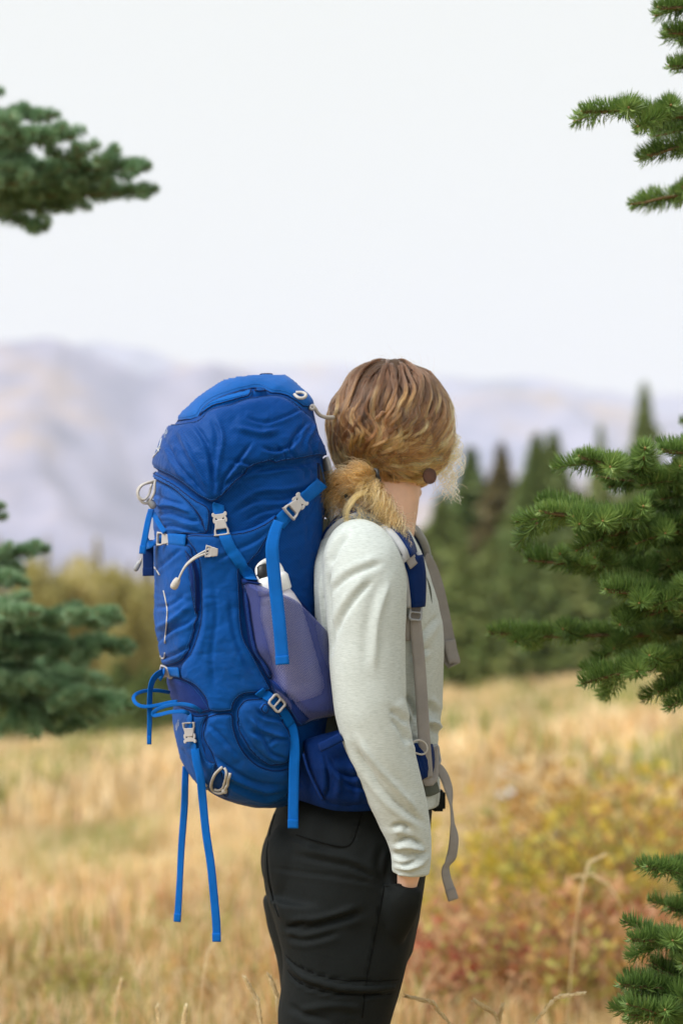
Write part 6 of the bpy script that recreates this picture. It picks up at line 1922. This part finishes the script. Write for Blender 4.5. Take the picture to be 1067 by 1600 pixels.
CROWN = unit(np.array([0.05, -0.35, 1.0]))
def head_locks():
    S_, R_, T_ = [], [], []
    n = 30
    t = np.linspace(0, 1, n)
    guides = 0
    while guides < 300:
        d = unit(hg.normal(size=3))
        if d[2] < -0.55: continue
        front = d @ hf
        if front > 0.62 and d[2] < 0.35: continue
        if front > 0.30 and d[2] < -0.05: continue
        # the photograph sees the back of the head: most locks there
        if d[1] > 0.35 and hg.random() < 0.55: continue
        guides += 1
        mid = unit(d * np.array([1, 1, 0.0]) + np.array([0, 0, 0.02]))
        mid = unit(mid * 1.0 + np.array([0, 0, -0.40 - 0.25 * hg.random()]) + 0.12 * hg.normal(size=3))
        if d[2] < 0.1: mid = unit(d * 0.6 + tie_d * 0.5 + np.array([0, 0, -0.1]))
        rootl = hg.random()
        base_mix = hg.choice([0.05, 0.35, 0.6, 1.0], p=[0.28, 0.27, 0.22, 0.23])
        az_ = math.atan2(d @ hr, -(d @ hf)); ph, am, fr = 1.6 * math.sin(2.3 * az_ + 0.7) + 1.1 * math.sin(5.1 * az_ + 2.0) + 0.7 * hg.normal(), 0.005 + 0.004 * hg.random(), 2.4 + 0.5 * hg.random()
        layer = 0.975 + 0.05 * hg.random()
        # locks on the viewer's right, towards the light, are coloured lighter
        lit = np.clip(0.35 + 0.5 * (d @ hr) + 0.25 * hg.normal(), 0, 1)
        B0 = (1 - t)[:, None] ** 2 * d + 2 * (t * (1 - t))[:, None] * mid * 1.05 + (t ** 2)[:, None] * tie_d
        dirs = unit(B0)
        puff = 0.985 + (layer - 0.985) * np.clip(t * 5, 0, 1) + 0.018 * np.sin(np.pi * np.clip(t * 1.15, 0, 1)) - 0.035 * t ** 3
        G = shell(dirs, puff)
        tg = unit(np.gradient(G, axis=0)); nr = unit(G - HCN); sd = np.cross(tg, nr)
        env = np.sin(np.pi * np.clip(t * 0.93 + 0.05, 0, 1)) ** 0.7
        wave = np.sin(2 * math.pi * fr * t + ph); wave2 = np.cos(2 * math.pi * fr * t + ph)
        G = G + sd * (am * wave * env)[:, None] + nr * (0.45 * am * wave2 * env)[:, None]
        kids = int(30 + 26 * hg.random())
        wid = 0.0035 + 0.0035 * hg.random()
        for k in range(kids):
            a, b = hg.normal() * wid, abs(hg.normal()) * wid * 0.28
            clump = 0.55 + 0.45 * np.cos(2 * math.pi * (t * 1.3 + ph))
            spread = (0.35 + 0.65 * np.sin(np.pi * np.clip(t + 0.1, 0, 1))) * (1 - 0.72 * t ** 2) * (0.7 + 0.3 * clump)
            fz = np.cumsum(hg.normal(size=(n, 3)) * 0.00032, 0) * (0.5 + hg.random())
            st = G + sd * (a * spread)[:, None] + nr * (b * spread)[:, None] + fz
            if hg.random() < 0.06:          # stray
                st = st + nr * (0.010 * hg.random() * np.sin(np.pi * t))[:, None] + sd * (0.008 * hg.normal() * t)[:, None]
            cut = n if hg.random() < 0.7 else int(n * (0.55 + 0.4 * hg.random()))
            j = np.clip(base_mix * 0.36 + lit * 0.10 + 0.07 * hg.normal(), 0, 1)  # base locks coloured darker, as shaded gaps between the waves
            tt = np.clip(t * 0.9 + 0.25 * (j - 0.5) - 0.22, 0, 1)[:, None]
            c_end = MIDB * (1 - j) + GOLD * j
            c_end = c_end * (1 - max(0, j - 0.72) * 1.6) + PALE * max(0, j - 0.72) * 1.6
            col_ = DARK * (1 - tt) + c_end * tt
            col_ = col_ * (0.72 + 0.28 * (0.5 + 0.5 * wave2))[:, None] ** 0.4 * (0.85 + 0.3 * hg.random())  # wave troughs tinted darker, shading put into the colour
            S_.append(st[:cut]); R_.append((0.00026, 0.00016)); T_.append(col_[:cut])
    return S_, R_, T_
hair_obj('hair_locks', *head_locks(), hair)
def wave_phase(d):
    """waves of neighbouring locks run together"""
    az = math.atan2(d @ hr, -(d @ hf))
    return 1.6 * math.sin(2.3 * az + 0.7) + 1.1 * math.sin(5.1 * az + 2.0)
def wavy_locks(nl):
    """raised, lighter waves over hair coloured darker to shade the gaps between"""
    S_, R_, T_ = [], [], []
    n = 52; t = np.linspace(0, 1, n); made = 0
    while made < nl:
        d = unit(hg.normal(size=3))
        if d[2] < 0.25 or d[1] > 0.30: continue
        if (d @ hf) > 0.45: continue
        made += 1
        side = unit(d * np.array([1, 1, 0.0]) + 1e-3)
        mid = unit(side + np.array([0, 0, -0.42 - 0.22 * hg.random()]) + 0.08 * hg.normal(size=3))
        end = unit(tie_d + 0.10 * hg.normal(size=3) + np.array([0, 0, -0.04]))
        dirs = unit((1 - t)[:, None] ** 2 * d + 2 * (t * (1 - t))[:, None] * mid * 1.15 + (t ** 2)[:, None] * end)
        s0 = 0.30 * hg.random() ** 2; s1 = 1.0 if hg.random() < 0.75 else 0.75
        tt = s0 + (s1 - s0) * t
        dirs = np.stack([np.interp(tt, t, dirs[:, k]) for k in range(3)], -1)
        lift = 0.02 * np.clip(tt * 8, 0, 1) + (0.035 + 0.055 * hg.random()) * np.sin(np.pi * np.clip(tt * 1.0, 0, 1)) ** 0.6
        G = shell(dirs, 1.0 + lift)
        tg = unit(np.gradient(G, axis=0)); nr = unit(G - HCN); sd = np.cross(tg, nr)
        fr = 3.0 + 0.5 * hg.random(); ph = wave_phase(d) + 0.5 * hg.normal(); am = 0.0065 + 0.0035 * hg.random()
        env = np.clip((tt - 0.08) * 4, 0, 1) * np.clip((1 - tt) * 4, 0.2, 1)
        arg = 2 * math.pi * fr * tt + ph
        G = G + sd * (am * np.sin(arg) * env)[:, None] + nr * (am * 0.22 * np.cos(arg) * env)[:, None]
        right = d @ hr  # locks on the light side get a paler colour
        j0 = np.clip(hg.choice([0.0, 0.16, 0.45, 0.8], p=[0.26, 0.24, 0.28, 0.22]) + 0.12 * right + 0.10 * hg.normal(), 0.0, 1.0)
        wid = 0.0013 + 0.0015 * hg.random()
        for k in range(int(34 + 30 * hg.random())):
            tw = arg * 0.25 + hg.random() * 6.28
            rr = wid * math.sqrt(hg.random()) * (0.5 + 0.5 * np.sin(np.pi * np.clip(tt * 0.9 + 0.1, 0, 1)))
            st = G + sd * (rr * 1.7 * np.cos(tw))[:, None] + nr * (rr * 0.7 * np.sin(tw))[:, None] + np.cumsum(hg.normal(size=(n, 3)) * 0.00018, 0)
            j = np.clip(j0 + 0.10 * hg.normal(), 0, 1)
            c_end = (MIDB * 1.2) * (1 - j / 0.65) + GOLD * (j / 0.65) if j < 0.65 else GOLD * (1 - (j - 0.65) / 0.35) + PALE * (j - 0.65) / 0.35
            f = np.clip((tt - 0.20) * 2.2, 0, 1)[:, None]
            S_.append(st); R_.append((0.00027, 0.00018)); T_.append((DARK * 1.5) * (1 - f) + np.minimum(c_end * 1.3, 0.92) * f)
    return S_, R_, T_
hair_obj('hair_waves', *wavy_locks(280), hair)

def curly(path, kids, wid, curl_r, turns, c0, c1, jitter=0.0004, tipspread=1.0, n=44, rad=(0.00018, 0.0001)):
    """a curling lock: path of world points, strands coiling about it"""
    P = catmull(np.array([tuple(p) for p in path]), 12); P = resample(P, np.sum(np.linalg.norm(np.diff(P, axis=0), axis=1)) / (n - 1))[:n]
    n = len(P); t = np.linspace(0, 1, n)
    tg = unit(np.gradient(P, axis=0)); a = unit(np.cross(tg, np.array([0.2, 1, 0.1]))); b = np.cross(tg, a)
    out = ([], [], [])
    ph0 = hg.random() * 6.28
    for k in range(kids):
        ph = ph0 + hg.normal() * 0.45
        off = hg.normal(size=2) * wid * (0.6 + 0.5 * hg.random())
        tr = turns * (1 + 0.05 * hg.normal())
        cr_ = curl_r * (0.35 + 0.65 * np.clip(t * 2.2, 0, 1)) * (0.85 + 0.3 * hg.random())
        x = off[0] * (0.4 + 0.6 * t * tipspread) + cr_ * np.cos(2 * math.pi * tr * t + ph); y = off[1] * (0.4 + 0.6 * t * tipspread) + cr_ * np.sin(2 * math.pi * tr * t + ph)
        st = P + a * x[:, None] + b * y[:, None] + np.cumsum(hg.normal(size=(n, 3)) * jitter, 0)
        cut = n if hg.random() < 0.5 else int(n * (0.6 + 0.4 * hg.random()))
        j = np.clip(hg.random() + 0.15 * hg.normal(), 0, 1)
        cc = c0 * (1 - j) + c1 * j
        shade = (0.8 + 0.2 * np.sin(2 * math.pi * tr * t + ph))[:, None]  # shading in the colour: far side of each coil is darker
        out[0].append(st[:cut]); out[1].append(rad); out[2].append((cc * shade * np.ones((n, 1)))[:cut])
    return out
def gather(lst):
    o = ([], [], [])
    for l in lst:
        for k in range(3): o[k].extend(l[k])
    return o
# ponytail: bushy to the left, tail over the shoulder
PL = []
T0 = at(585, 744, -0.09)
for k in range(40):        # mass puffing towards the pack
    f = hg.random(); e = at(508 + 46 * f + hg.normal() * 4, 770 + 44 * hg.random() + 10 * f, -0.07 - 0.05 * hg.random())
    m1 = at(566 - 20 * hg.random(), 730 + 28 * hg.random(), -0.100 - 0.025 * hg.random()); m2 = at(516 + 40 * f, 738 + 36 * hg.random(), -0.085 - 0.04 * hg.random())
    PL.append(curly([T0, m1, m2, e], 22, 0.0040, 0.0085, 1.6 + 1.2 * hg.random(), MIDB * 1.1, GOLD * 1.25, n=48, rad=(0.0003, 0.0002), jitter=0.0007))
for k in range(30):        # tail falling to the right over the strap
    s_ = hg.random()
    e = at(604 + 40 * s_ + hg.normal() * 6, 808 + 48 * s_ + hg.normal() * 8, -0.135 - 0.015 * hg.random())
    m1 = at(574 + 14 * hg.random(), 756 + 10 * hg.random(), -0.115); m2 = at(588 + 22 * s_ + hg.normal() * 5, 786 + 12 * s_, -0.128)
    PL.append(curly([T0, m1, m2, e], 16, 0.0030, 0.0075, 2.0 + 1.4 * hg.random(), MIDB * 1.4, PALE * 0.95, n=50, rad=(0.0003, 0.0002), jitter=0.0006))
for k in range(5):         # pale lock hanging before the strap
    w = hg.normal() * 2
    PL.append(curly([T0, at(570 + w, 765, -0.125), at(553 + w, 778, -0.14), at(541 + w, 798, -0.145), at(543 + w, 818, -0.145), at(551 + w, 828, -0.145)], 34, 0.0022, 0.0012, 1.0, GOLD, PALE, n=36))
for k in range(14):        # curls lying on the nape
    e = at(572 + 34 * hg.random(), 790 + 26 * hg.random(), -0.10 - 0.02 * hg.random())
    PL.append(curly([T0, at(580 + 16 * hg.random(), 760 + 8 * hg.random(), -0.10), at(576 + 26 * hg.random(), 778, -0.105), e], 10, 0.0022, 0.0075, 2.2 + hg.random(), MIDB * 1.3, GOLD * 1.2, n=44, rad=(0.0003, 0.0002)))
for k in range(12):        # looser, longer curls breaking the tail's outline
    e = at(520 + 110 * hg.random(), 806 + 40 * hg.random(), -0.135 - 0.02 * hg.random())
    PL.append(curly([T0, at(560 + 30 * hg.random(), 758 + 14 * hg.random(), -0.13), at(545 + 60 * hg.random(), 788 + 10 * hg.random(), -0.14), e], 6, 0.0014, 0.0085, 2.4 + hg.random(), GOLD, PALE, n=56, rad=(0.00032, 0.0002)))
hair_obj('ponytail', *gather(PL), hair)
# loose pale curls in front of the ear
FC = []
for k in range(24):
    r0 = at(701 + hg.normal() * 5, 655 + 25 * hg.random(), 0.02 + 0.04 * hg.random())
    m1 = at(707 + hg.normal() * 6, 695 + 10 * hg.random(), 0.02 + 0.03 * hg.random()); m2 = at(698 + hg.normal() * 8, 726 + hg.normal() * 5, 0.02)
    e = at(702 + hg.normal() * 11, 752 + 34 * hg.random(), 0.02 + 0.02 * hg.normal())
    FC.append(curly([r0, m1, m2, e], 5, 0.0011, 0.0075 + 0.004 * hg.random(), 1.8 + 1.2 * hg.random(), GOLD * 1.6, np.array([0.90, 0.68, 0.37]), n=64, jitter=0.0003, rad=(0.00034, 0.0002)))
hair_obj('front_curls', *gather(FC), hair)
# fly-away hairs round the outline
FY = []
for k in range(150):
    a = hg.random() * 2 * math.pi
    d = unit(np.cos(a) * np.array([1, -0.1, 0]) + np.sin(a) * np.array([0, 0, 1.0]) + hg.normal(size=3) * 0.15)
    if d[2] < -0.5: continue
    p = shell(d[None], np.array([1.0]))[0]
    tgt = unit(np.cross(d, np.array([0, 1, 0])) * (1 if hg.random() < .5 else -1) + d * 0.5 * hg.random() + hg.normal(size=3) * 0.3)
    l = 0.015 + 0.03 * hg.random()
    FY.append(curly([p, p + tgt * l * 0.5 + d * 0.004, p + tgt * l + d * 0.006 * hg.random()], 1, 0.0003, 0.001, 0.8, MIDB * 1.2, GOLD * 1.2, n=14, rad=(0.00007, 0.00004)))
hair_obj('flyaway_hair', *gather(FY), hair)
# hair tie
bm = bmesh.new()
c = Vector(TIE); axd = Vector((-0.55, -0.35, -0.25)).normalized(); s1_ = axd.orthogonal().normalized(); s2_ = axd.cross(s1_)
c = at(586, 743, -0.098)
tube_bm(bm, [c + (s1_ * math.cos(a) * 0.0095 + s2_ * math.sin(a) * 0.0095) + axd * 0.002 * math.sin(3 * a) for a in np.linspace(0, 2 * math.pi, 28)], 0.0032, 8)
me = bpy.data.meshes.new('hair_tie'); bm.to_mesh(me); bm.free()
link('hair_tie', me, M['black'], hair)
